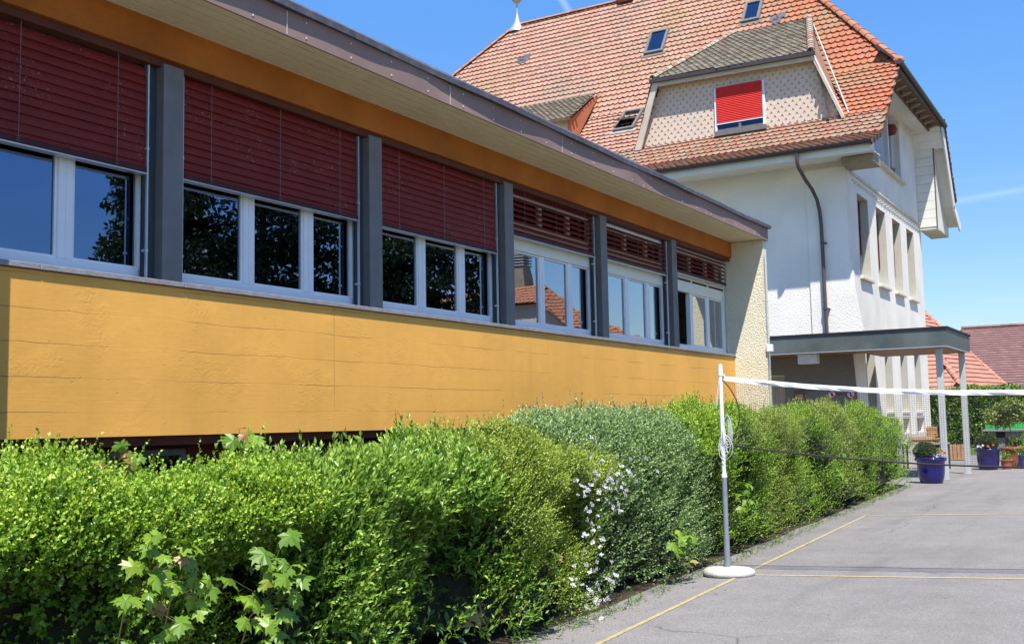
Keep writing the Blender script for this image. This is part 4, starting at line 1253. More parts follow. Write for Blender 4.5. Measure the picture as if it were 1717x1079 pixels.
# left facet of the dormer roof running back into the main slope
mb = MB(); tiles(mb, [L_, aL, vL], w=.19, e=.19, seed=23); mb.build('dormer_side_roof', 'tiles_old', D)
back = Vector((-8.05, 32.4, 11.2)); 
mb = MB(); n_ = (bR - R_).cross(aR - R_)
tiles(mb, [R_, bR, bR + (aR - R_) * .0 + (aR - bR) * .5 + Vector((-.25, .2, -.55)), aR + Vector((-.2, .3, -.1)), aR], w=.19, e=.17, seed=24, lift=.03)
mb.build('dormer_cheek_roof', 'tiles_old', D)
mb = MB(); tiles(mb, [L_, bL, vL], w=.19, e=.19, seed=25); mb.build('dormer_cheek_roof', 'tiles_old', D)
mb = MB(); ridge_line(mb, R_ + Vector((0, -.02, .03)), aR + Vector((0, 0, .06)), r=.11, L=.3, seed=8)
mb.build('dormer_hip_tiles', 'tiles_old', D)
mb = MB(); ridge_line(mb, L_ + Vector((0, 0, .05)), aL + Vector((0, 0, .05)), r=.10, L=.26, seed=9); mb.build('dormer_hip_tiles', 'tiles_old', D)
mb = MB()
for A_, B_, s_ in ((bL, L_, 1), (bR, R_, -1)):
    d = Vector((.2 if s_ > 0 else -.07, 0, 0))
    mb.prism([A_ + Vector((0, -.05, 0)), A_ + d * 1.1 + Vector((0, -.05, 0)), B_ + d + Vector((0, .02, -.02)), B_ + Vector((0, .02, -.02))], (0, .06, 0))
    mb.prism([A_ + Vector((0, 0, 0)), B_ + Vector((0, .08, 0)), B_ + Vector((0, .46, -.02)), A_ + Vector((0, .24, 0))], (s_ * .03, 0, 0))
mb.prism([L_ + Vector((0, .07, -.05)), R_ + Vector((0, .07, -.05)), R_ + Vector((0, .07, -.22)), L_ + Vector((0, .07, -.22))], (0, .05, 0))
mb.build('dormer_bargeboard', 'wood_cream', D)
mb = MB(); mb.prism([L_ + Vector((.1, .1, -.13)), R_ + Vector((-.1, .1, -.13)), R_ + Vector((-.1, .46, -.13)), L_ + Vector((.1, .46, -.13))], (0, 0, .03)); mb.build('dormer_soffit', 'timber', D)
mb = MB(); mb.prism([L_ + Vector((-.1, -.05, .0)), R_ + Vector((.1, -.05, .0)), R_ + Vector((.1, -.05, -.11)), L_ + Vector((-.1, -.05, -.11))], (0, .1, 0)); mb.build('dormer_gutter', 'gutter', D)
mb = MB(); mb.box(bL.x + .1, bR.x - .05, 30.36, DY + .0, 9.86, 9.97); mb.build('dormer_apron', 'brown', D)
mb = MB(); q = aR + Vector((.05, -.05, .05)); e_ = bR + Vector((.12, .12, .05))
mb.tube([q, q.lerp(e_, .5) + Vector((0, 0, .0)), e_], .03, 6); mb.build('dormer_flashing', 'zinc', D)
# dormer window with lowered red shutter
x0, x1, z0, z1 = -10.86, -9.46, 10.12, 11.42
mb = MB(); yf = DY - .06
mb.box(x0 - .07, x0, yf - .02, yf + .04, z0 - .02, z1 + .03); mb.box(x1, x1 + .07, yf - .02, yf + .04, z0 - .02, z1 + .03); mb.box(x0, x1, yf - .02, yf + .04, z1, z1 + .03)
w = mb.build('dormer_window', 'paper', D)
mb = MB(); mb.box(x0, x1, yf, yf + .03, z0, z0 + .3); mb.build('pane', 'glass_dark', w)
mb = MB(); mb.box(x0 - .09, x1 + .09, yf - .07, yf + .02, z0 - .14, z0); mb.box(x0, x1, yf - .03, yf - .01, z0, z0 + .05); mb.box((x0 + x1) / 2 - .04, (x0 + x1) / 2 + .04, yf - .03, yf - .01, z0 + .05, z0 + .2); mb.build('sill', 'sk_frame', w)
mb = MB(); z = z0 + .2
mb.box(x0, x1, yf - .05, yf - .03, z, z + .04)
mb.build('shutter_rail', 'paper', w)
mb = MB(); z += .04
while z < z1: mb.prism([(x0, yf - .05, z), (x0, yf - .062, z + .01), (x0, yf - .045, z + .052)], (x1 - x0, 0, 0)); z += .052
mb.build('roller_shutter', 'red_blind', w)

# ---------------- shed dormer farther left
tip = Vector((-16.12, 33.31, 13.08)); ev = Vector((-16.0, 30.72, 11.50))
mb = MB(); tiles(mb, [Vector((-20.4, ev.y, ev.z)), ev, Vector((-16.12, 33.0, 12.93)), Vector((-20.4, 33.0, 12.93))], w=.19, e=.13, seed=31, lift=.03)
D2 = mb.build('shed_dormer', 'tiles_old', H)
mb = MB(); zb = on_roof(0, ev.y + .05)
mb.prism([(-16.1, 33.25, 12.98), (-16.1, ev.y + .08, ev.z - .08), (-16.1, ev.y + .08, zb)], (-.03, 0, 0)); mb.build('cheek', 'terracotta', D2)
mb = MB(); mb.box(-20.3, -16.14, ev.y + .3, ev.y + .36, zb, ev.z + .08); mb.build('front_panel', 'wood_white', D2)
mb = MB(); mb.box(-20.4, ev.x + .02, ev.y - .05, ev.y, ev.z - .1, ev.z); mb.build('eave_board', 'brown', D2)

# ==================================================================  ENTRANCE CANOPY
C = thing('entrance_canopy', (-6.5, 29.9, 0), 'flat entrance canopy with dark green metal edge and wooden underside on two grey posts', 'canopy')
cx0, cx1, cy0, cy1 = -12.0, -4.4, 28.05, 31.75
# L shaped: passes in front of the wall and round the corner
mb = MB(); mb.box(cx0, cx1, cy0, cy0 + .03, 3.27, 3.70); mb.box(cx1 - .03, cx1, cy0 + .03, cy1, 3.27, 3.70); mb.box(-6.6, cx1 - .03, cy1 - .03, cy1, 3.27, 3.70)
mb.box(cx1 - .0, cx1 + .004, cy0 + 1.8, cy0 + 1.81, 3.28, 3.69); mb.box(-6.52, -6.51, cy0 - .004, cy0, 3.28, 3.69); mb.box(-9.02, -9.01, cy0 - .004, cy0, 3.28, 3.69)
mb.build('fascia', 'copper', C)
mb = MB(); mb.box(cx0, cx1 + .03, cy0 - .03, FY - .06, 3.70, 3.745); mb.box(-6.78, cx1 + .03, FY - .06, cy1 + .03, 3.70, 3.745); mb.build('roof_felt', 'canopy_edge', C)
mb = MB(); y = cy0 + .03
mb2 = MB()
while y < cy1 - .08:
    xl = cx0 if y < FY - .16 else -6.72
    mb.bbox(xl, cx1 - .035, y + .003, y + .107, 3.255, 3.28, .003); y += .11
mb.build('soffit_boards', 'canopy_wood', C)
mb = MB(); mb.box(cx0, cx1 - .001, cy0 + .001, cy0 + .03, 3.245, 3.268); mb.box(cx1 - .03, cx1, cy0 + .03, cy1, 3.245, 3.268); mb.build('drip_trim', 'metal', C)
for (x, y) in ((-4.66, 28.42), (-4.56, 31.3)):
    mb = MB(); mb.bbox(x - .075, x + .075, y - .075, y + .075, 0, 3.25, .012); po = mb.build('post', 'post', C)
    mb = MB(); mb.bbox(x - .10, x + .10, y - .10, y + .10, 0, .02, .004); mb.build('base_plate', 'metal', po)
mb = MB(); mb.bbox(-8.12, -7.62, 28.15, 28.45, 2.98, 3.25, .02); mb.build('ceiling_lamp', 'wood_cream', C)
# notices on the wall under the canopy
def notice(x, z, label):
    t = thing('prohibition_sign', (x, FY - .06, z), label, 'sign')
    mb = MB(); yy = FY - .080
    mb.lathe([(0, 0), (.10, 0), (.10, .006), (0, .006)], (0, 0, 0), 20)
    mb.v = [(x + a, yy - c, z + b) for a, b, c in mb.v]; mb.build('disc', 'paper', t)
    mb = MB(); mb.lathe([(.095, 0), (.12, 0), (.12, .009), (.095, .009), (.095, 0)], (0, 0, 0), 20)
    mb.v = [(x + a, yy - c, z + b) for a, b, c in mb.v]
    d = .075
    mb.prism([(x - d, yy - .009, z + d - .012), (x - d + .016, yy - .009, z + d + .004), (x + d, yy - .009, z - d + .012), (x + d - .016, yy - .009, z - d - .004)], (0, .003, 0))
    mb.build('ring', 'red_sign', t)
    mb = MB(); mb.prism([(x - .03, yy - .008, z - .06), (x + .03, yy - .008, z - .06), (x + .015, yy - .008, z + .05), (x - .015, yy - .008, z + .05)], (0, .002, 0)); mb.build('pictogram', 'black', t)
notice(-7.62, 2.20, 'round red ringed sign under the canopy, left of the small black lettering')
notice(-7.12, 2.18, 'round red ringed sign under the canopy, right of the small black lettering')
t = thing('wall_lettering', (-7.37, FY - .06, 2.19), 'short line of small black lettering between two round signs', 'sign')
mb = MB(); x = -7.49
for q, wv in enumerate((.022, .02, .022, .018, .022, 0, .014, .02)):
    if wv: mb.box(x, x + wv, FY - .078, FY - .0755, 2.17, 2.215 - .01 * (q % 2)); mb.box(x + wv * .3, x + wv * .7, FY - .080, FY - .0775, 2.185, 2.2)
    x += .03
mb.build('letters', 'black', t)
t = thing('wall_plaque', (-8.5, FY - .06, 2.15), 'dark brown and orange plaque in the shade beneath the canopy', 'plaque')
mb = MB(); mb.bbox(-8.66, -8.36, FY - .10, FY - .076, 2.0, 2.32, .01); mb.build('board', 'brown', t)
mb = MB(); mb.bbox(-8.62, -8.40, FY - .107, FY - .099, 2.1, 2.22, .003); mb.build('panel', 'timber', t)

# ==================================================================  NET AND POSTS
dXn = Vector((.9982, .0598, 0))
def net_post(x, y, label, g_):
    zb = gz(x)
    t = thing('net_post', (x, y, zb), label, 'net post', g_)
    mb = MB(); mb.lathe([(0, 0), (.245, 0), (.265, .015), (.262, .045), (.235, .068), (.10, .082), (.04, .085), (0, .085)], (x + .02, y - .02, zb), 36); mb.build('concrete_base', 'concrete', t)
    mb = MB(); mb.tube([(x, y, zb + .05), (x, y, zb + 1.0)], .027, 14); mb.tube([(x, y, zb + .06), (x, y, zb + .4)], .031, 14); mb.build('lower_tube', 'grey_tube', t)
    mb = MB(); mb.tube([(x, y, zb + 1.0), (x, y, zb + 2.10)], .021, 14); mb.tube([(x, y, zb + .985), (x, y, zb + 1.02)], .029, 14); mb.build('upper_tube', 'white_tube', t)
    mb = MB(); mb.tube([(x, y, zb + 2.03), (x, y, zb + 2.14)], .026, 12); mb.tube([(x, y, zb + 2.12), (x, y, zb + 2.15)], .016, 10); mb.tube([(x, y, zb + 2.03), (x + .05, y - .02, zb + 2.035)], .008, 6); mb.tube([(x + .03, y, zb + 1.3), (x + .045, y, zb + 1.24)], .006, 6)
    mb.build('cap', 'white_tube', t)
    return t
PX, PY = -3.91, 10.74
net_post(PX, PY, 'white over grey telescopic pole in a round concrete foot by the hedge', None)

def ztape(s): u_ = (s - 3.05) / 3.05; return 2.045 - .235 * (1 - u_ * u_)
def npt(s, z): return Vector((PX + dXn.x * s, PY + dXn.y * s, z))
NT = thing('badminton_net', (PX, PY, 2.0), 'dark mesh net with white top tape stretched from the pole across the yard', 'net')
SL = 6.05
ns = 80
mb = MB(); vs = []
for i in range(ns + 1):
    s = .03 + (SL - .03) * i / ns; zt = ztape(s)
    wv = .004 * math.sin(s * 9) + .003 * math.sin(s * 23)
    for (dy, dz) in ((-.006, 0), (-.009 + wv, -.024), (-.006 - wv, -.048), (.006, -.046), (.008, -.022), (.004, .0)):
        p = npt(s, zt + dz); vs.append((p.x, p.y + dy, p.z))
mb.add(vs, [(6 * i + k, 6 * i + (k + 1) % 6, 6 * i + 6 + (k + 1) % 6, 6 * i + 6 + k) for i in range(ns) for k in range(6)])
mb.build('top_tape', 'tape', NT)
def edge_in(f):  # inward bow of the free side cord, f 0 top .. 1 bottom
    return .015 + .17 * math.sin(PI * min(1, f * .93)) ** .8
HN = .70
mb = MB(); st_ = .021
rad = .0009
def ribbon(mb, pts, r=rad):
    vs = []
    for p in pts:
        vs += [(p.x - r, p.y, p.z - r), (p.x + r, p.y, p.z + r * .2), (p.x, p.y + r, p.z + r)]
    n = len(pts)
    mb.add(vs, [(3 * i + k, 3 * i + (k + 1) % 3, 3 * i + 3 + (k + 1) % 3, 3 * i + 3 + k) for i in range(n - 1) for k in range(3)])
nh = int(HN / st_)
for j in range(1, nh + 1):
    f = j / nh; s0 = edge_in(f)
    ribbon(mb, [npt(s0 + (SL - s0) * i / 48, ztape(s0 + (SL - s0) * i / 48) - .05 - f * (HN - .05) + .003 * math.sin(i * .9 + j)) for i in range(49)])
nv_ = int(SL / st_)
for i in range(nv_ + 1):
    s = .04 + i * st_
    if s > SL: break
    zt = ztape(s)
    if s < .185:
        fmax = max([f for f in [q / 40 for q in range(41)] if edge_in(f) <= s and f < .5] + [0])
        if fmax > 0.02: ribbon(mb, [npt(s, zt - .05), npt(s, zt - .05 - fmax * (HN - .05))])
        fl = [q / 40 for q in range(20, 41) if edge_in(q / 40) <= s]
        if fl: ribbon(mb, [npt(s, zt - .05 - fl[0] * (HN - .05)), npt(s, zt - HN)])
    else: ribbon(mb, [npt(s, zt - .05 - (HN - .05) * q / 4) for q in range(5)])
mb.build('mesh', 'netcord', NT)
mb = MB(); mb.tube([npt(edge_in(f / 20), ztape(.1) - .03 - f / 20 * (HN - .03)) + Vector((0, -.004, 0)) for f in range(21)], .006, 6); mb.build('side_cord', 'netcord', NT)
mb = MB(); mb.tube([npt(.02 + (SL - .02) * i / 40, ztape(.02 + (SL - .02) * i / 40) - HN - .005) for i in range(41)], .0095, 6); mb.build('bottom_cord', 'netcord', NT)
# cord coil hanging on the pole
CO = thing('rope_coil', (PX + .05, PY - .03, 1.45), 'loops of thin white cord hanging from the pole below the net tape', 'rope')
R = random.Random(3); mb = MB()
for i in range(5):
    pts = []; a = .022 + .007 * i; hh = .11 + .014 * i; cz = 1.52 - .012 * i; cxx = PX + .055 + .004 * i
    for k in range(21):
        an = 2 * PI * k / 20; pts.append((cxx + a * math.cos(an) * (1 - .2 * math.sin(an)), PY - .03 - .004 * i, cz + hh * math.sin(an)))
    mb.tube(pts, .0026, 5, False)
for i in range(3):
    pts = []
    for k in range(17):
        an = 2 * PI * k / 16; pts.append((PX + .025 + (.035 + .02 * i) * math.cos(an) * (1 + .3 * math.sin(an + i)), PY - .035 - .003 * i, 1.31 + (.06 + .035 * i) * math.sin(an)))
    mb.tube(pts, .0026, 5, False)
mb.tube([(PX + .02, PY - .03, 1.62), (PX + .045, PY - .034, 1.45), (PX + .01, PY - .03, 1.3), (PX + .0, PY - .028, 1.2)], .0026, 5, False)
mb.tube([(PX - .005, PY - .03, 1.98), (PX - .035, PY - .03, 1.85), (PX - .05, PY - .03, 1.70)], .0028, 5, False)
mb.tube([(PX - .005, PY - .03, 2.02), (PX - .02, PY - .03, 1.9), (PX - .035, PY - .03, 1.74)], .0028, 5, False)
mb.build('loops', 'rope', CO)

# ==================================================================  LEAVES / HEDGE
def wob(p, seed, amp, f0=1.0):
    g = np.random.default_rng(seed); r = np.zeros(len(p))
    for i in range(10):
        k = g.normal(0, 1, 3); k = k / np.linalg.norm(k) * (2.2 + 1.25 * i) * f0
        r += np.sin(p @ k + g.uniform(0, 6.28)) / (1 + .35 * i)
    return r * amp / 2.2

def norm(v): return v / np.maximum(np.linalg.norm(v, axis=-1, keepdims=True), 1e-9)
def leaf_geo(base, ldir, nrm, length, width, fold=.25):
    side = norm(np.cross(ldir, nrm)); nn_ = np.cross(side, ldir)
    n = len(base); V = np.zeros((n, 4, 3))
    l = length[:, None]; w = width[:, None]
    V[:, 0] = base; V[:, 2] = base + ldir * l
    V[:, 1] = base + ldir * l * .45 + side * w * .5 + nn_ * w * fold
    V[:, 3] = base + ldir * l * .45 - side * w * .5 + nn_ * w * fold
    return V
def sprigs(g, base, axis, L, nl, ll, lw, ang, tipbias=.55, droop=0.0, jitter=.25):
    """nl leaves along each twig; returns verts and tint"""
    n = len(base)
    s = (np.arange(nl) + .6) / nl
    s = np.broadcast_to(s, (n, nl))
    ref = norm(np.cross(axis, g.normal(0, 1, (n, 3))))
    ref2 = np.cross(axis, ref)
    phi = (np.arange(nl)[None] * PI * .5 * (1 if nl % 2 else 1) + np.where(np.arange(nl)[None] % 2, PI, 0) + g.uniform(-.5, .5, (n, nl)))
    rad = ref[:, None] * np.cos(phi)[..., None] + ref2[:, None] * np.sin(phi)[..., None]
    pos = base[:, None] + axis[:, None] * (s * L[:, None])[..., None]
    pos = pos + np.array([0, 0, -1.0]) * (droop * (s * L[:, None]) ** 2 * 6)[..., None]
    a = ang * (1 - .45 * s) + g.normal(0, jitter, (n, nl))
    ld = norm(axis[:, None] * np.cos(a)[..., None] + rad * np.sin(a)[..., None])
    nr = norm(axis[:, None] * .35 + rad * .15 + np.array([.12, -.2, .7]) + g.normal(0, .52, (n, nl, 3)))
    sz = (1 - .35 * s) * g.uniform(.7, 1.2, (n, nl))
    V = leaf_geo(pos.reshape(-1, 3), ld.reshape(-1, 3), nr.reshape(-1, 3), (ll * sz).ravel(), (lw * sz).ravel())
    tint = np.clip(g.normal(.38, .17, (n, nl)) + tipbias * (s - .45) + g.normal(0, .13, (n, 1)), 0, 1).ravel()
    return V, tint

def hedge_front(y): return -3.97 - .053 * (y - 7.4)
UNDER = {101: .34, 102: .24, 103: .16, 104: .05}
def undercut(z, y, seed):
    u = UNDER.get(seed, .11)
    t_ = np.clip((1.22 - z) / .45, 0, 1); t_ = t_ * t_ * (3 - 2 * t_)
    return u * t_ * (1 + .5 * np.sin(y * 3.1 + seed)) * np.clip(z / .45, .25, 1)
def shrub_surface(g, n, y0, y1, hgt, thick, seed, lump=.11, power=.55, xoff=0.0, back=1.0, amax=2.3, a_lo=.0, roundy=.12):
    y = g.uniform(y0, y1, n)
    a = g.uniform(a_lo, amax, n)
    e = np.sin(PI * (y - y0) / (y1 - y0)) ** .25     # rounded ends
    hh = hgt * (1 - roundy + roundy * e)
    ca, sa = np.cos(a), np.sin(a)
    cx = np.sign(ca) * np.abs(ca) ** power; cz = np.abs(sa) ** power
    xf = hedge_front(y) + xoff; xc = xf - thick
    p = np.stack([xc + thick * cx, y, .04 + (hh - .04) * cz], 1)
    nm = norm(np.stack([np.sign(ca) * np.abs(ca) ** (2 - power) / thick, np.zeros(n), sa ** (2 - power) / hgt + 1e-3], 1))
    p[:, 0] -= np.where(ca > 0, undercut(p[:, 2], y, seed), 0)
    d = wob(p, seed, lump) + wob(p * 2.6, seed + 50, lump * .35)
    return p, nm, d

GHEDGE = 'shrubs of the clipped hedge along the yard'
def make_shrub(label, y0, y1, hgt, leafm, spec, seed, nspr, thick=.72, xoff=0.0, lump=.11, tall=0, power=.55, spread=.22, roundy=.12, group=None, upb=.55, clumpy=0.0):
    g = np.random.default_rng(seed)
    t = thing('hedge_shrub', ((hedge_front((y0 + y1) / 2) - thick + xoff), (y0 + y1) / 2, 0), label, 'hedge shrub', None)
    nl, ll, lw, ang, Lt = spec
    p, nm, d = shrub_surface(g, int(nspr * 1.0), y0, y1, hgt, thick, seed, lump, power, xoff, roundy=roundy)
    if clumpy > 0:      # thin out between clumps so that gaps open
        c = wob(p, seed + 9, 1.0, 2.0)
        topf = np.clip(nm[:, 2] * 1.3, 0, 1)
        keep = g.random(len(p)) < np.clip((.40 + .58 * topf) + clumpy * 1.3 * c * (1.15 - .6 * topf), .04, 1); p, nm, d = p[keep], nm[keep], d[keep]
    dep = g.exponential(spread * .5, len(p)); dep = np.minimum(dep, spread * 2.2)
    axis = norm(nm * g.uniform(.5, 1.0, (len(p), 1)) + np.array([0, 0, upb]) + g.normal(0, .33, (len(p), 3)))
    L = Lt * g.uniform(.6, 1.3, len(p)) * (1.45 - .45 * np.clip(nm[:, 2] * 1.3, 0, 1))
    base = p + nm * (d - dep - .06)[:, None] - axis * (L * .5)[:, None]
    base[:, 2] = np.maximum(base[:, 2], .03)
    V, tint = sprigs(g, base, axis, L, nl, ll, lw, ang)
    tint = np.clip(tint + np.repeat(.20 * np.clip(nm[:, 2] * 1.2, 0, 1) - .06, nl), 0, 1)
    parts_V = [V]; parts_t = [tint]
    if tall:
        m_ = tall
        p2, nm2, d2 = shrub_surface(g, m_, y0 + .1, y1 - .1, hgt, thick, seed, lump, power, xoff, a_lo=.9, amax=1.9)
        ax2 = norm(np.array([.15, 0, 1.0]) + g.normal(0, .22, (m_, 3)))
        V2, t2 = sprigs(g, p2 + nm2 * (d2 - .08)[:, None], ax2, g.uniform(.12, .24, m_), 14, ll * 1.1, lw * 1.1, ang * 1.1)
        parts_V.append(V2); parts_t.append(t2)
    # denser layer of larger mature leaves behind the outer sprigs
    n3 = int(nspr * .22)
    p3, nm3, d3 = shrub_surface(g, n3, y0, y1, hgt, thick, seed, lump, power, xoff, roundy=roundy)
    b3 = p3 + nm3 * (d3 - .22 - g.uniform(0, .16, n3))[:, None]
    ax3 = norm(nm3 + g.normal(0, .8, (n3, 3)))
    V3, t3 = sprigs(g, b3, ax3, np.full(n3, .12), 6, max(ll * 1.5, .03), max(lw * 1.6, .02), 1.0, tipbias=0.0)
    parts_V.append(V3); parts_t.append(np.clip(t3 - .25, 0, 1))  # mature leaves, tinted down further to carry the hedge's inner shade
    Vall = np.concatenate(parts_V); tall_ = np.concatenate(parts_t)
    Vall[:, :, 2] = np.maximum(Vall[:, :, 2], .012)
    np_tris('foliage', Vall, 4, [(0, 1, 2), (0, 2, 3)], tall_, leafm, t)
    # solid core for the twiggy interior, its shade put into the colour
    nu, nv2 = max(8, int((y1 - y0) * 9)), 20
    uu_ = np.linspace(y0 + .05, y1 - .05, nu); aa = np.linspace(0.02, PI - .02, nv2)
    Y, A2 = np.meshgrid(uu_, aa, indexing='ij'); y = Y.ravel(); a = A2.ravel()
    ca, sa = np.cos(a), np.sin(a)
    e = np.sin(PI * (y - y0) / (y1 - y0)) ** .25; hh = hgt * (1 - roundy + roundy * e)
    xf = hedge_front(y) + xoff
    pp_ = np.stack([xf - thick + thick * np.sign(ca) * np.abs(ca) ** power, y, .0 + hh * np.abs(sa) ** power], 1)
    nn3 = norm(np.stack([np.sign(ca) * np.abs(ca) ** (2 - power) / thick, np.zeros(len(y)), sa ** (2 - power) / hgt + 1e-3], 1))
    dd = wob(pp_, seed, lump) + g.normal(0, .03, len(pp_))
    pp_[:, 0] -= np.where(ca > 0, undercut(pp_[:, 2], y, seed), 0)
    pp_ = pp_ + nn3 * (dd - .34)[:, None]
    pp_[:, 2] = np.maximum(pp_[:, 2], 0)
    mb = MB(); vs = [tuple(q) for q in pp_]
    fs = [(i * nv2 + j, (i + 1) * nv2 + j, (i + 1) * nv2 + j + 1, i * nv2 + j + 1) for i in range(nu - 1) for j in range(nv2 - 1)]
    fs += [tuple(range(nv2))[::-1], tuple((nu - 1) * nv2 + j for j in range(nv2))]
    mb.add(vs, fs); mb.build('shade_core', 'core', t)
    # visible stems low on the front
    R = random.Random(seed)
    for q in range(int((y1 - y0) * 5) if seed > 102 else 0):
        mb = MB(); y_ = R.uniform(y0 + .05, y1 - .05); x_ = hedge_front(y_) + xoff - .46 + R.uniform(-.06, .04)
        mb.tube([(x_ - .1, y_, .0), (x_, y_ + R.uniform(-.1, .1), .35), (x_ - .02, y_ + R.uniform(-.1, .1), .55)], [.009, .008, .006], 5, False); mb.build('stem', 'bark', t)
    return t

ROUND = (12, .027, .0225, .95, .16)
LANCE = (10, .060, .023, .72, .18)
OLIVE = (14, .023, .0165, .85, .16)
SPIR = (12, .030, .022, .9, .18)
BRIT = (14, .028, .020, .8, .18)
make_shrub('bright green small round leaved shrub at the left end of the hedge, nearest the camera', 2.0, 4.75, 1.44, 'lf_round', ROUND, 101, 14500, lump=.13, tall=110, clumpy=.8)
make_shrub('mid green privet shrub with narrow pointed leaves, below the second window', 4.5, 7.15, 1.45, 'lf_lance', LANCE, 102, 8600, lump=.12, tall=110, clumpy=.8)
make_shrub('yellow green fine leaved shrub left of the white flowering one', 6.7, 8.95, 1.47, 'lf_olive', OLIVE, 103, 15000, lump=.18, tall=90, clumpy=.65)
sp = make_shrub('tall grey green spiraea shrub with white blossoms in the middle of the hedge', 8.35, 11.45, 1.80, 'lf_spirea', SPIR, 104, 12000, lump=.12, tall=30, xoff=-.03, thick=.8, roundy=.25, power=.7, clumpy=.3)
make_shrub('bright green shrub with tall thin shoots just left of the net pole', 11.0, 13.6, 1.70, 'lf_bright', BRIT, 105, 8500, lump=.19, tall=50, clumpy=.8)
make_shrub('dull olive green shrub just right of the net pole', 13.3, 16.0, 1.66, 'lf_olive', (14, .022, .015, .85, .16), 106, 9000, lump=.21, tall=14, clumpy=.7)
make_shrub('green shrub with leafy shoots standing above the hedge top in front of the entrance shade', 15.7, 18.2, 1.68, 'lf_bright', (12, .028, .019, .8, .18), 107, 6000, lump=.20, tall=34, clumpy=.65)
make_shrub('glossy green shrub in the third quarter of the hedge beside the yard line corner', 17.9, 20.4, 1.70, 'lf_olive', (12, .027, .019, .8, .18), 108, 5600, lump=.21, tall=8, clumpy=.65)
make_shrub('fresh green shrub second from the far end of the hedge', 20.1, 22.8, 1.74, 'lf_bright', (12, .030, .021, .8, .18), 109, 5400, lump=.21, tall=8, clumpy=.65)
make_shrub('dense green shrub at the far end of the hedge near the blue pot', 22.5, 25.6, 1.74, 'lf_bright', (12, .031, .022, .8, .18), 110, 5800, lump=.19, tall=5, clumpy=.8)

def ray_x(x, y, X):
    d = raydir(x, y); t = X / d.x; return EYE + d * t
# --- maple seedlings pushing through the hedge
MAPLE = [(0, 0), (.16, -.10), (.42, -.16), (.34, .04), (.62, .10), (.54, .20), (.72, .42), (.50, .38), (.46, .56), (.30, .44), (.22, .66), (.12, .70), (0, 1.0)]
MP = MAPLE + [(-a, b) for a, b in MAPLE[1:-1]][::-1]
def maple_leaf(mb, c, d, n, size, tint, R):
    d = d.normalized(); s_ = d.cross(n).normalized(); n = s_.cross(d)
    cen = c + d * size * .28
    vs = [cen + n * .0]
    for (a, b) in MP:
        q = c + s_ * a * size + d * b * size
        q -= n * (abs(a) * size * .38 + max(0, b - .35) ** 2 * size * .9); vs.append(q + Vector((R.uniform(-1, 1), R.uniform(-1, 1), R.uniform(-1, 1))) * size * .045)
    k = len(MP)
    mb.add(vs, [(0, 1 + i, 1 + (i + 1) % k) for i in range(k)], tint)
def maple(label, px, py, X, n, spread, size, red=.15, seed=1, reds_top=False):
    n = int(n * 1.9); size *= .92; red *= .55; X -= .045
    R = random.Random(seed); c = ray_x(px, py, X)
    t = thing('maple_seedling', (c.x - .3, c.y, 0), label, 'maple seedling')
    st = MB(); mb = MB(); mr = MB()
    st.tube([(c.x - .35, c.y, .3), (c.x - .2, c.y, c.z - spread * .8), (c.x - .03, c.y, c.z)], [.006, .004, .003], 5, False)
    for i in range(n):
        o = Vector((R.uniform(-.7, .35) * spread, R.gauss(0, .55) * spread, R.gauss(0, .6) * spread))
        p = c + o
        d = Vector((R.uniform(.1, .6), R.uniform(-.8, .8), R.uniform(-1.0, .25))); nrm = Vector((R.uniform(.3, .9), R.uniform(-.6, .1), R.uniform(.4, 1.0)))
        isred = (R.random() < red) or (reds_top and i < 2)
        s_ = size * R.uniform(.6, 1.1) * (.8 if isred else 1)
        maple_leaf(mr if isred else mb, p, d, nrm, s_, R.random() if isred else R.betavariate(2, 4), R)
        st.tube([(c.x - .1, c.y + o.y * .3, c.z + o.z * .4 - .05), p], .0018, 4, False)
    st.build('stem', 'twig', t)
    if mb.v: mb.build('leaves', 'lf_maple', t)
    if mr.v: mr.build('young_leaves', 'lf_maple_red', t)
fx = hedge_front
maple('clump of large green maple leaves low on the front of the round leaved shrub', 265, 965, -3.66, 13, .16, .105, .1, 1)
maple('two pale olive maple leaves hanging just right of the big low maple clump', 340, 985, -3.64, 4, .07, .10, .25, 2)
maple('big maple clump with reddish brown tips hanging on the privet shrub front', 470, 985, -3.70, 17, .19, .115, .22, 3)
maple('maple shoot with a red young leaf near the left end of the hedge top', 212, 765, -4.35, 5, .09, .10, .5, 4, True)
maple('maple shoot with broad pale leaves on the privet top under the ochre wall', 430, 745, -4.5, 9, .14, .12, .25, 5, True)
maple('single orange and yellow maple tip on the front of the fine leaved shrub', 928, 945, -3.90, 4, .06, .11, .45, 6)
maple('drooping yellow green maple leaves beside the foot of the net pole', 1152, 912, -4.02, 10, .16, .125, .1, 7)
maple('faint maple leaves in the olive shrub behind the net pole', 1255, 835, -4.22, 8, .17, .13, .15, 8)
maple('small maple leaves on the hedge front half way to the far end', 1402, 790, -4.5, 7, .2, .14, .0, 9)

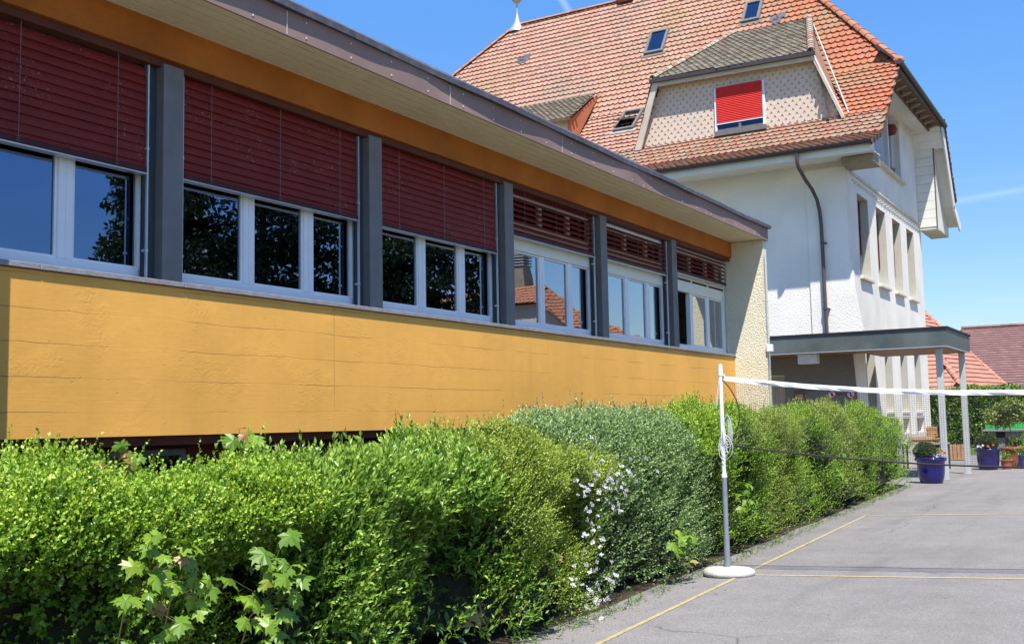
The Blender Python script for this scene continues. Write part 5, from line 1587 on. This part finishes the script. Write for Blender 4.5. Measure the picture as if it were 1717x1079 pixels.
# white blossoms of the spiraea
def blossom_mesh(seed):
    R = random.Random(seed); mb = MB()
    for k in range(14):
        c = Vector((R.uniform(-.02, .02), R.uniform(-.03, .03), R.uniform(-.025, .025)))
        for q in range(5):
            an = 2 * PI * q / 5 + R.random(); e = Vector((.35, math.cos(an), math.sin(an))).normalized(); f_ = Vector((.5, -math.sin(an), math.cos(an))).normalized()
            mb.add([c, c + e * .010 + f_ * .008, c + e * .019, c + e * .010 - f_ * .008], [(0, 1, 2, 3)])
    me = bpy.data.meshes.new('blossom'); me.from_pydata(mb.v, [], mb.f); me.materials.append(M['petal']); return me
BM = [blossom_mesh(i) for i in range(4)]
R = random.Random(12)
pxs = []
for i in range(48): pxs.append((R.gauss(1000, 24), R.gauss(800, 26)))
for i in range(20): pxs.append((R.gauss(1045, 16), R.gauss(798, 24)))
for i in range(16): pxs.append((1002 - i * .9 + R.gauss(0, 10), 838 + i * 6.5))
for i in range(34): pxs.append((R.gauss(998, 24), R.gauss(980, 26)))
org = ORG[sp.name]
for i, (x, y) in enumerate(pxs):
    X = -3.98 + R.uniform(-.1, .02) - max(0, (850 - y)) * .0022
    c = ray_x(x, y, X)
    o = bpy.data.objects.new('blossom', BM[i % 4]); COL.objects.link(o); o.parent = sp; o.location = c - org
    o.rotation_euler = (R.uniform(-1, 1), R.uniform(-.5, .5), R.uniform(-.6, .6)); o.scale = [R.uniform(.35, .68)] * 3
# few yellow blossoms on the fine leaved shrub
for j, (x, y) in enumerate(((788, 822), (792, 832), (783, 830))):
    pass

# small fallen leaves and twigs on the asphalt
R = random.Random(44); mb = MB()
for i in range(190):
    y = R.uniform(7.0, 24); x = hedge_front(y) + abs(R.gauss(0.02, .45)) * R.random(); z = gz(x) + .006
    a = R.uniform(0, 6.28); s_ = R.uniform(.006, .022); 
    mb.add([(x, y, z), (x + s_ * math.cos(a), y + s_ * math.sin(a), z + .008), (x + 1.6 * s_ * math.cos(a + .4), y + 1.6 * s_ * math.sin(a + .4), z), (x + s_ * math.cos(a + .9), y + s_ * math.sin(a + .9), z + .004)], [(0, 1, 2, 3)], R.random())
mb.build('fallen_leaves', 'lf_maple_red', label='dry fallen leaves scattered on the asphalt along the hedge foot', cat='leaves', kind='stuff')

# weeds at the foot of the hedge
g = np.random.default_rng(77); nW = 420
y = g.uniform(6.5, 25.4, nW); x = hedge_front(y) + g.normal(-.03, .035, nW)
base = np.stack([x, y, np.full(nW, .005)], 1); ax = norm(np.array([.35, 0, .7]) + g.normal(0, .4, (nW, 3)))
V, tt = sprigs(g, base, ax, g.uniform(.05, .16, nW), 7, .028, .014, 1.0)
V[:, :, 2] = np.maximum(V[:, :, 2], .008)
np_tris('weeds', V, 4, [(0, 1, 2), (0, 2, 3)], tt * .5, 'lf_bright', label='low green weeds along the foot of the hedge', cat='weeds', kind='stuff')

def leaf_ball(g, c, rad, n, ll, lw, flat=(1, 1, 1), shell=.35, up=.3, lump=.0, seed=0):
    v = norm(g.normal(0, 1, (n, 3)))
    r = 1 - shell * g.random(n) ** 1.5
    lumpv = 1 + lump * wob(v * 2.0, seed, 1.0)
    p = np.array(c) + v * (r * lumpv)[:, None] * rad * np.array(flat)
    ld = norm(v * .8 + g.normal(0, .6, (n, 3)) + np.array([0, 0, up])); nr = norm(v + g.normal(0, .6, (n, 3)))
    s_ = g.uniform(.7, 1.2, n)
    return leaf_geo(p, ld, nr, ll * s_, lw * s_), np.clip(g.normal(.5, .2, n), 0, 1)

# ==================================================================  POTS AND THINGS BY THE CANOPY
def pot(x, y, z, r, h, ma, label, cat='plant pot', n=28):
    t = thing('plant_pot', (x, y, z), label, cat)
    mb = MB(); mb.lathe([(0, 0), (r * .66, 0), (r * .70, .02), (r * .80, h * .22), (r * .86, h * .5), (r * .88, h * .84), (r * 1.0, h * .88), (r * 1.02, h * .98), (r * .98, h), (r * .9, h), (r * .86, h * .9), (0, h * .9)], (x, y, z), n)
    o = mb.build('vessel', ma, t)
    mb = MB(); mb.lathe([(0, h * .905), (r * .85, h * .905)], (x, y, z), n); mb.build('earth', 'soil', t)
    return t
def box_ball(x, y, z, r, label, seed, fl=3):
    t = thing('clipped_box_plant', (x, y, z), label, 'box plant')
    g = np.random.default_rng(seed)
    V, tt = leaf_ball(g, (x, y, z + r * .75), r, 5200, .035, .022, (1, 1, .85), .3, lump=.05, seed=seed)
    np_tris('foliage', V, 4, [(0, 1, 2), (0, 2, 3)], tt, 'lf_box', t)
    mb = MB(); mb.lathe([(0, -.6 * r), (.5 * r, -.4 * r), (.62 * r, 0), (.5 * r, .4 * r), (0, .55 * r)], (x, y, z + r * .75), 12); mb.build('shade_core', 'core', t)
    mb = MB(); mb.tube([(x, y, z - .05), (x, y, z + r * .5)], .02, 6); mb.build('stem', 'bark', t)
    return t
def bloom(x, y, z, ma, label, seed, n=6):
    t = thing('potted_flower', (x, y, z), label, 'flower'); R = random.Random(seed); mb = MB(); ms = MB()
    for i in range(n):
        c = Vector((x + R.uniform(-.09, .09), y + R.uniform(-.06, .06), z + R.uniform(.03, .12)))
        ms.tube([(x + (c.x - x) * .3, y, z - .05), c], .003, 4, False)
        for q in range(6):
            an = q * PI / 3; e = Vector((math.cos(an), -.4, math.sin(an))); f_ = Vector((-math.sin(an), -.2, math.cos(an)))
            mb.add([c, c + e * .022 + f_ * .014, c + e * .04, c + e * .022 - f_ * .014], [(0, 1, 2, 3)])
    mb.build('petals', ma, t); ms.build('stalks', 'twig', t)
pot(-4.74, 26.98, 0, .355, .60, 'blue', 'large cobalt blue glazed pot beside the nearer canopy post')
box_ball(-4.86, 26.98, .55, .25, 'round clipped box plant in the blue pot by the nearer canopy post', 201)
bloom(-4.60, 26.85, .60, 'petal', 'white flowers in the blue pot by the nearer canopy post', 1, 3)
bloom(-4.52, 27.0, .66, 'flower_red', 'orange red flowers in the blue pot by the nearer canopy post', 2, 3)
pot(-4.36, 33.7, 0, .35, .60, 'blue', 'large cobalt blue glazed pot beyond the canopy, left of the terracotta pots')
box_ball(-4.38, 33.75, .55, .30, 'wide clipped box plant in the blue pot beyond the canopy', 202)
bloom(-4.5, 33.45, .62, 'petal', 'white flowers in the blue pot beyond the canopy', 3, 5)
bloom(-4.24, 33.42, .62, 'flower_red', 'orange flowers in the blue pot beyond the canopy', 4, 4)
pot(-3.80, 34.5, .01, .34, .62, 'terracotta', 'large shaded terracotta pot holding the small yellow green tree')
pot(-3.90, 33.85, .01, .17, .27, 'terracotta', 'small terracotta pot standing in front of the large terracotta pot')
pot(-3.44, 34.0, .02, .2, .40, 'blue2', 'mid blue glazed pot at the right edge of the picture')
t = thing('potted_seedling', (-3.9, 33.85, .27), 'little green plant in the small terracotta pot', 'potted plant')
g = np.random.default_rng(8); n = 60
V, tt = sprigs(g, np.tile(np.array([[-3.9, 33.85, .24]]), (n, 1)) + g.normal(0, .03, (n, 3)), norm(np.array([0, 0, 1.]) + g.normal(0, .4, (n, 3))), g.uniform(.12, .32, n), 7, .045, .03, .8)
np_tris('foliage', V, 4, [(0, 1, 2), (0, 2, 3)], tt, 'lf_bright', t)
# small yellow-green tree
t = thing('potted_tree', (-3.82, 34.5, .58), 'slim little tree with a yellow green crown growing in the large terracotta pot', 'small tree')
mb = MB(); mb.tube([(-3.78, 34.5, .5), (-3.80, 34.5, .9), (-3.85, 34.5, 1.3), (-3.86, 34.5, 1.75)], [.018, .015, .012, .008], 7)
R = random.Random(6)
for i in range(9):
    a = R.uniform(0, 6.28); z = R.uniform(1.25, 1.6); mb.tube([(-3.84, 34.5, z), (-3.84 + .35 * math.cos(a), 34.5 + .35 * math.sin(a), z + R.uniform(.05, .3))], [.008, .003], 5, False)
mb.build('trunk', 'bark', t)
g = np.random.default_rng(9)
parts = [leaf_ball(g, (-3.86 + g.normal(0, .22), 34.5 + g.normal(0, .2), 1.62 + g.normal(0, .16)), .2, 180, .075, .06, shell=.9, up=-.1) for i in range(17)]
np_tris('crown', np.concatenate([q[0] for q in parts]), 4, [(0, 1, 2), (0, 2, 3)], np.concatenate([q[1] for q in parts]), 'lf_acer', t)
t = thing('potted_shrub', (-3.44, 34.0, .4), 'leafy green stems in the mid blue pot at the right edge', 'potted plant'); n = 40
V, tt = sprigs(g, np.tile(np.array([[-3.44, 34.0, .36]]), (n, 1)) + g.normal(0, .04, (n, 3)), norm(np.array([0, 0, 1.]) + g.normal(0, .3, (n, 3))), g.uniform(.3, .9, n), 12, .06, .035, .9)
np_tris('foliage', V, 4, [(0, 1, 2), (0, 2, 3)], tt, 'lf_bright', t)

# work table with boards, crate and plastic stool
t = thing('work_table', (-6.1, 33.9, 0), 'grey table carrying old boards beside the white house', 'table')
mb = MB(); mb.bbox(-6.75, -5.45, 33.6, 34.3, .72, .77, .008); mb.build('table_top', 'kerb', t)
for (x, y) in ((-6.7, 33.65), (-5.52, 33.65), (-6.7, 34.23), (-5.52, 34.23)):
    mb = MB(); mb.bbox(x, x + .05, y, y + .05, 0, .72, .006); mb.build('leg', 'pillar_dark', t)
R = random.Random(9); 
for i in range(6):
    lab = ('lowest', 'second', 'third', 'fourth', 'fifth', 'topmost')[i] + ' weathered board of the loose pile on the grey table'
    x = -6.55 + R.uniform(0, .1); y = 33.62 + .09 * (i % 3) + R.uniform(0, .05); z = .772 + .03 * i
    b_ = MB(); tl = R.uniform(.7, 1.0); b_.prism([(x, y, z), (x + tl, y + .06, z + .0), (x + tl, y + .14, z + .0), (x, y + .08, z)], (0, 0, .025))
    tag(b_.build('wood_board', 'timber'), lab, 'board', 'boards piled on the grey table')
t = thing('wooden_crate', (-5.93, 34.1, .96), 'small pale wooden crate on top of the boards', 'crate')
mb = MB(); mb.bbox(-6.05, -5.77, 33.98, 34.22, .955, .99, .004); mb.bbox(-6.05, -5.77, 33.98, 34.0, 1.03, 1.10, .004); mb.bbox(-6.05, -5.77, 33.98, 34.0, 1.16, 1.24, .004); mb.bbox(-6.05, -6.03, 34.0, 34.22, .99, 1.24, .004); mb.bbox(-5.79, -5.77, 34.0, 34.22, .99, 1.24, .004); mb.bbox(-6.05, -5.77, 34.2, 34.22, .99, 1.24, .004)
mb.build('slats', 'timber', t)
t = thing('plastic_stool', (-5.6, 33.2, 0), 'white plastic stool in front of the grey table', 'stool')
mb = MB(); mb.bbox(-5.82, -5.48, 33.05, 33.38, .42, .46, .01); mb.build('seat', 'paper', t)
for (x, y) in ((-5.82, 33.05), (-5.54, 33.05), (-5.82, 33.32), (-5.54, 33.32)):
    mb = MB(); mb.prism([(x, y, 0), (x + .06, y, 0), (x + .06, y + .06, 0), (x, y + .06, 0)], (0, 0, .42)); mb.build('leg', 'paper', t)
t = thing('wooden_planter', (-6.3, 40.5, 0), 'brown slatted wooden planter at the lawn edge behind the nearer post', 'planter')
mb = MB()
for i in range(5): mb.bbox(-6.6 + i * .13, -6.49 + i * .13, 40.4, 40.43, .02, .55, .004)
mb.box(-6.6, -5.95, 40.43, 40.8, .05, .5); mb.build('box', 'timber', t)

# table-tennis table on the lawn
t = thing('table_tennis_table', (-5.2, 48, 0), 'concrete table tennis table with bright green net panel on the lawn', 'table tennis table')
mb = MB(); mb.bbox(-6.30, -3.5, 47.3, 48.8, .87, .95, .012); mb.build('table_top', 'ttgrey', t)
mb = MB(); mb.bbox(-6.25, -3.55, 48.02, 48.06, .955, 1.22, .006); mb.build('net_panel', 'ttable', t)
mb = MB(); mb.box(-6.27, -3.53, 48.005, 48.018, 1.20, 1.225); mb.box(-6.27, -3.53, 48.005, 48.018, .956, .975); mb.build('net_border', 'lf_bright', t)
mb = MB(); mb.box(-5.9, -3.9, 47.5, 47.6, .62, .868); mb.build('apron', 'ttgrey', t)
for x in (-5.75, -4.3):
    mb = MB(); mb.prism([(x, 47.5, 0), (x + .22, 47.5, 0), (x + .30, 47.5, .87), (x - .05, 47.5, .87)], (0, 1.0, 0)); mb.build('leg', 'ttgrey', t)

# tall hedge behind the lawn
t = thing('background_hedge', (-6, 55, 0), 'tall clipped green hedge behind the lawn', 'hedge')
g = np.random.default_rng(31); n = 26000
x = g.uniform(-14, 6, n); z = g.uniform(0, 2.75, n); top = g.random(n) < .25
y = 54.4 + g.exponential(.15, n); z = np.where(top, 2.7, z); y = np.where(top, g.uniform(54.4, 55.6, n), y)
p = np.stack([x, y, z], 1); d = wob(p, 5, .16) ; p[:, 1] -= d * ~top; p[:, 2] += np.where(top, d, 0)
nrm = np.where(top[:, None], np.array([0, 0, 1.]), np.array([0, -1., .3]))
ld = norm(nrm * .6 + g.normal(0, .6, (n, 3)) + np.array([0, 0, .3])); V = leaf_geo(p, ld, norm(nrm + g.normal(0, .6, (n, 3))), g.uniform(.08, .16, n), g.uniform(.06, .10, n))
np_tris('foliage', V, 4, [(0, 1, 2), (0, 2, 3)], np.clip(g.normal(.5, .22, n), 0, 1), 'lf_hedge', t)
mb = MB(); mb.box(-14, 6, 54.7, 55.5, 0, 2.6); mb.build('shade_core', 'core', t)

# orange roofed house
t = thing('background_house', (-12, 64, 0), 'house with steep orange tiled hip roof behind the entrance canopy', 'house')
def at(px, py, Y):
    d = raydir(px, py); return EYE + d * (Y / d.y)
A_ = at(1452, 436, 68); N_ = at(1619, 655, 58); Rr_ = at(1699, 661, 66)
E1 = Vector((N_.x - 14, N_.y - 2, N_.z)); Rr_.z = N_.z
mb = MB(); tiles(mb, [N_, Rr_, A_], w=1.0, e=.36, shape=FLAT, lift=.06, thick=.05, seed=41); tiles(mb, [E1, N_, A_], w=.3, e=.38, shape=FLAT, lift=.06, thick=.05, seed=42)
rf = mb.build('roof', 'orange_tiles', t)
mb = MB(); ridge_line(mb, N_ + Vector((0, 0, .05)), A_, r=.16, L=.45); ridge_line(mb, Rr_ + Vector((0, 0, .05)), A_, r=.14, L=.45); mb.build('ridge_tiles', 'orange_tiles', rf)
mb = MB(); mb.prism([(N_.x - .4, N_.y + .4, 0), (Rr_.x - .5, Rr_.y, 0), (E1.x + 2, Rr_.y + 4, 0), (E1.x + .5, E1.y + .5, 0)], (0, 0, N_.z - .02)); mb.build('wall', 'cast_white', t)
# brown roofed building
t = thing('background_barn', (-4, 92, 0), 'long building with a big dull brown tiled roof at the right edge', 'building')
a = at(1612, 553, 96); b = at(1760, 541.5, 96); c_ = at(1700, 664, 84)
a2 = Vector((a.x - 4, 96, a.z)); zt = (a.z + b.z) / 2
pts = [Vector((-16, 84, c_.z)), Vector((14, 84, c_.z)), Vector((14, 96, zt + .3)), Vector((a.x, 96, a.z + .02))]
mb = MB(); tiles(mb, [Vector((-20, 84, c_.z)), Vector((14, 84, c_.z)), Vector((14, 96, zt)), Vector((a.x, 96, zt))], w=.42, e=.46, shape=FLAT, lift=.06, thick=.05, seed=43)
rf = mb.build('roof', 'brown_tiles', t)
mb = MB(); ridge_line(mb, (a.x, 96, zt + .05), (14, 96, zt + .05), r=.2, L=.6); mb.build('ridge_tiles', 'brown_tiles', rf)
mb = MB(); mb.box(-19, 13.5, 84.6, 106, 0, c_.z); mb.prism([(13.4, 84.6, c_.z), (13.4, 96, zt - .1), (13.4, 106, c_.z)], (.1, 0, 0)); mb.build('wall', 'tan_wall', t)
# white annex at the far right
t = thing('white_shed', (-4.2, 62, 0), 'small white garden hut with pale grey roof at the right edge beyond the green panel', 'hut')
q = at(1709, 700, 62)
mb = MB(); mb.box(q.x, q.x + 3, 62, 64, 0, 2.75); mb.build('wall', 'cast_white', t)
mb = MB(); mb.prism([(q.x - 1.6, 61.7, 2.78), (q.x + 3.2, 61.7, 2.78), (q.x + 3.2, 61.7, 2.9), (q.x - 1.6, 61.7, 3.1)], (0, 2.6, 0)); mb.build('roof', 'kerb', t)

# ==================================================================  WHAT THE WINDOWS MIRROR (right of the picture)
def big_tree(x, y, h, r, label, seed, conic):
    t = thing('yard_tree', (x, y, 0), label, 'tree')
    g = np.random.default_rng(seed); R = random.Random(seed)
    mb = MB(); mb.tube([(x, y, 0), (x + .1, y, h * .4), (x, y + .1, h * .9)], [.28, .18, .05], 9)
    for i in range(22):
        z = h * R.uniform(.18, .85); a = R.uniform(0, 6.28); L = r * (1 - z / h if conic else .8) * R.uniform(.6, 1)
        mb.tube([(x, y, z), (x + L * math.cos(a), y + L * math.sin(a), z + L * .15)], [.07, .02], 5, False)
    mb.build('trunk', 'bark', t)
    Vs = []; ts = []
    for i in range(230):
        z = h * R.uniform(.10, 1.0); f = (1 - z / h) ** .8 if conic else math.sqrt(max(0.02, 1 - ((z / h - .55) / .5) ** 2))
        a = R.uniform(0, 6.28); q = r * f * R.uniform(.2, 1.0)
        V, tt = leaf_ball(g, (x + q * math.cos(a), y + q * math.sin(a), z), .85 * (.5 + .5 * f), 190, .24, .14, (1.15, 1.15, .6), .9, up=-.2)
        Vs.append(V); ts.append(tt)
    np_tris('crown', np.concatenate(Vs), 4, [(0, 1, 2), (0, 2, 3)], np.concatenate(ts), 'lf_tree', t)
big_tree(18.3, 28.5, 17, 3.7, 'dark conifer mirrored in the leftmost window panes', 61, True)
big_tree(15.0, 30.5, 15, 4.3, 'dark broad tree mirrored in the second window', 62, False)
big_tree(10.9, 34.0, 13.5, 3.8, 'dark broad tree mirrored in the third window', 63, False)

t = thing('neighbour_house', (11, 46, .4), 'tan house with orange tiled roof and striped chimney, mirrored in the fourth window', 'house')
HX = 1.4
mb = MB(); mb.prism([(4.2, 44, .3), (18, 44, .3), (18, 44, 7.1), (9.1, 44, 7.15), (7.9, 44, 6.2), (4.2, 44, 4.6)], (4.8, 9, 0)); mb.v = [(a + HX, b, c) for a, b, c in mb.v]; mb.build('wall', 'tan_wall', t)
mb = MB()
for a_, b_, c2_, d2_ in (((9.0, 7.2), (18.2, 7.2), (18.2, 8.0), (9.0, 8.0)), ((7.6, 6.1), (9.0, 7.2), (9.0, 8.0), (7.7, 6.95)), ((4.0, 4.5), (7.6, 6.1), (7.7, 6.95), (3.9, 5.1))):
    tiles(mb, [(a_[0], 43.7, a_[1]), (b_[0], 43.7, b_[1]), (c2_[0], 44.6, c2_[1]), (d2_[0], 44.6, d2_[1])], w=.25, e=.22, seed=51)
mb.prism([(3.9, 44.6, 5.1), (7.7, 44.6, 6.95), (9.0, 44.6, 8.0), (18.2, 44.6, 8.0), (18.2, 44.6, 7.0), (4, 44.6, 4.5)], (4.6, 8.6, 0))
mb.v = [(a + HX, b, c) for a, b, c in mb.v]; rf = mb.build('roof', 'ridge', t)
mb = MB(); mb.prism([(10.2, 44.9, 7.8), (11.4, 44.9, 7.8), (11.2, 44.9, 9.2), (10.4, 44.9, 9.2)], (0, .8, 0))
mb.v = [(a + HX, b, c) for a, b, c in mb.v]; ch = mb.build('chimney', 'chimney', rf)
mb = MB()
for i in range(4): mb.box(10.3, 11.3, 44.85, 45.75, 9.2 + i * .14, 9.26 + i * .14)
mb.box(10.35, 11.25, 44.88, 45.7, 9.74, 9.86); mb.v = [(a + HX, b, c) for a, b, c in mb.v]; mb.build('cowl', 'concrete', ch)
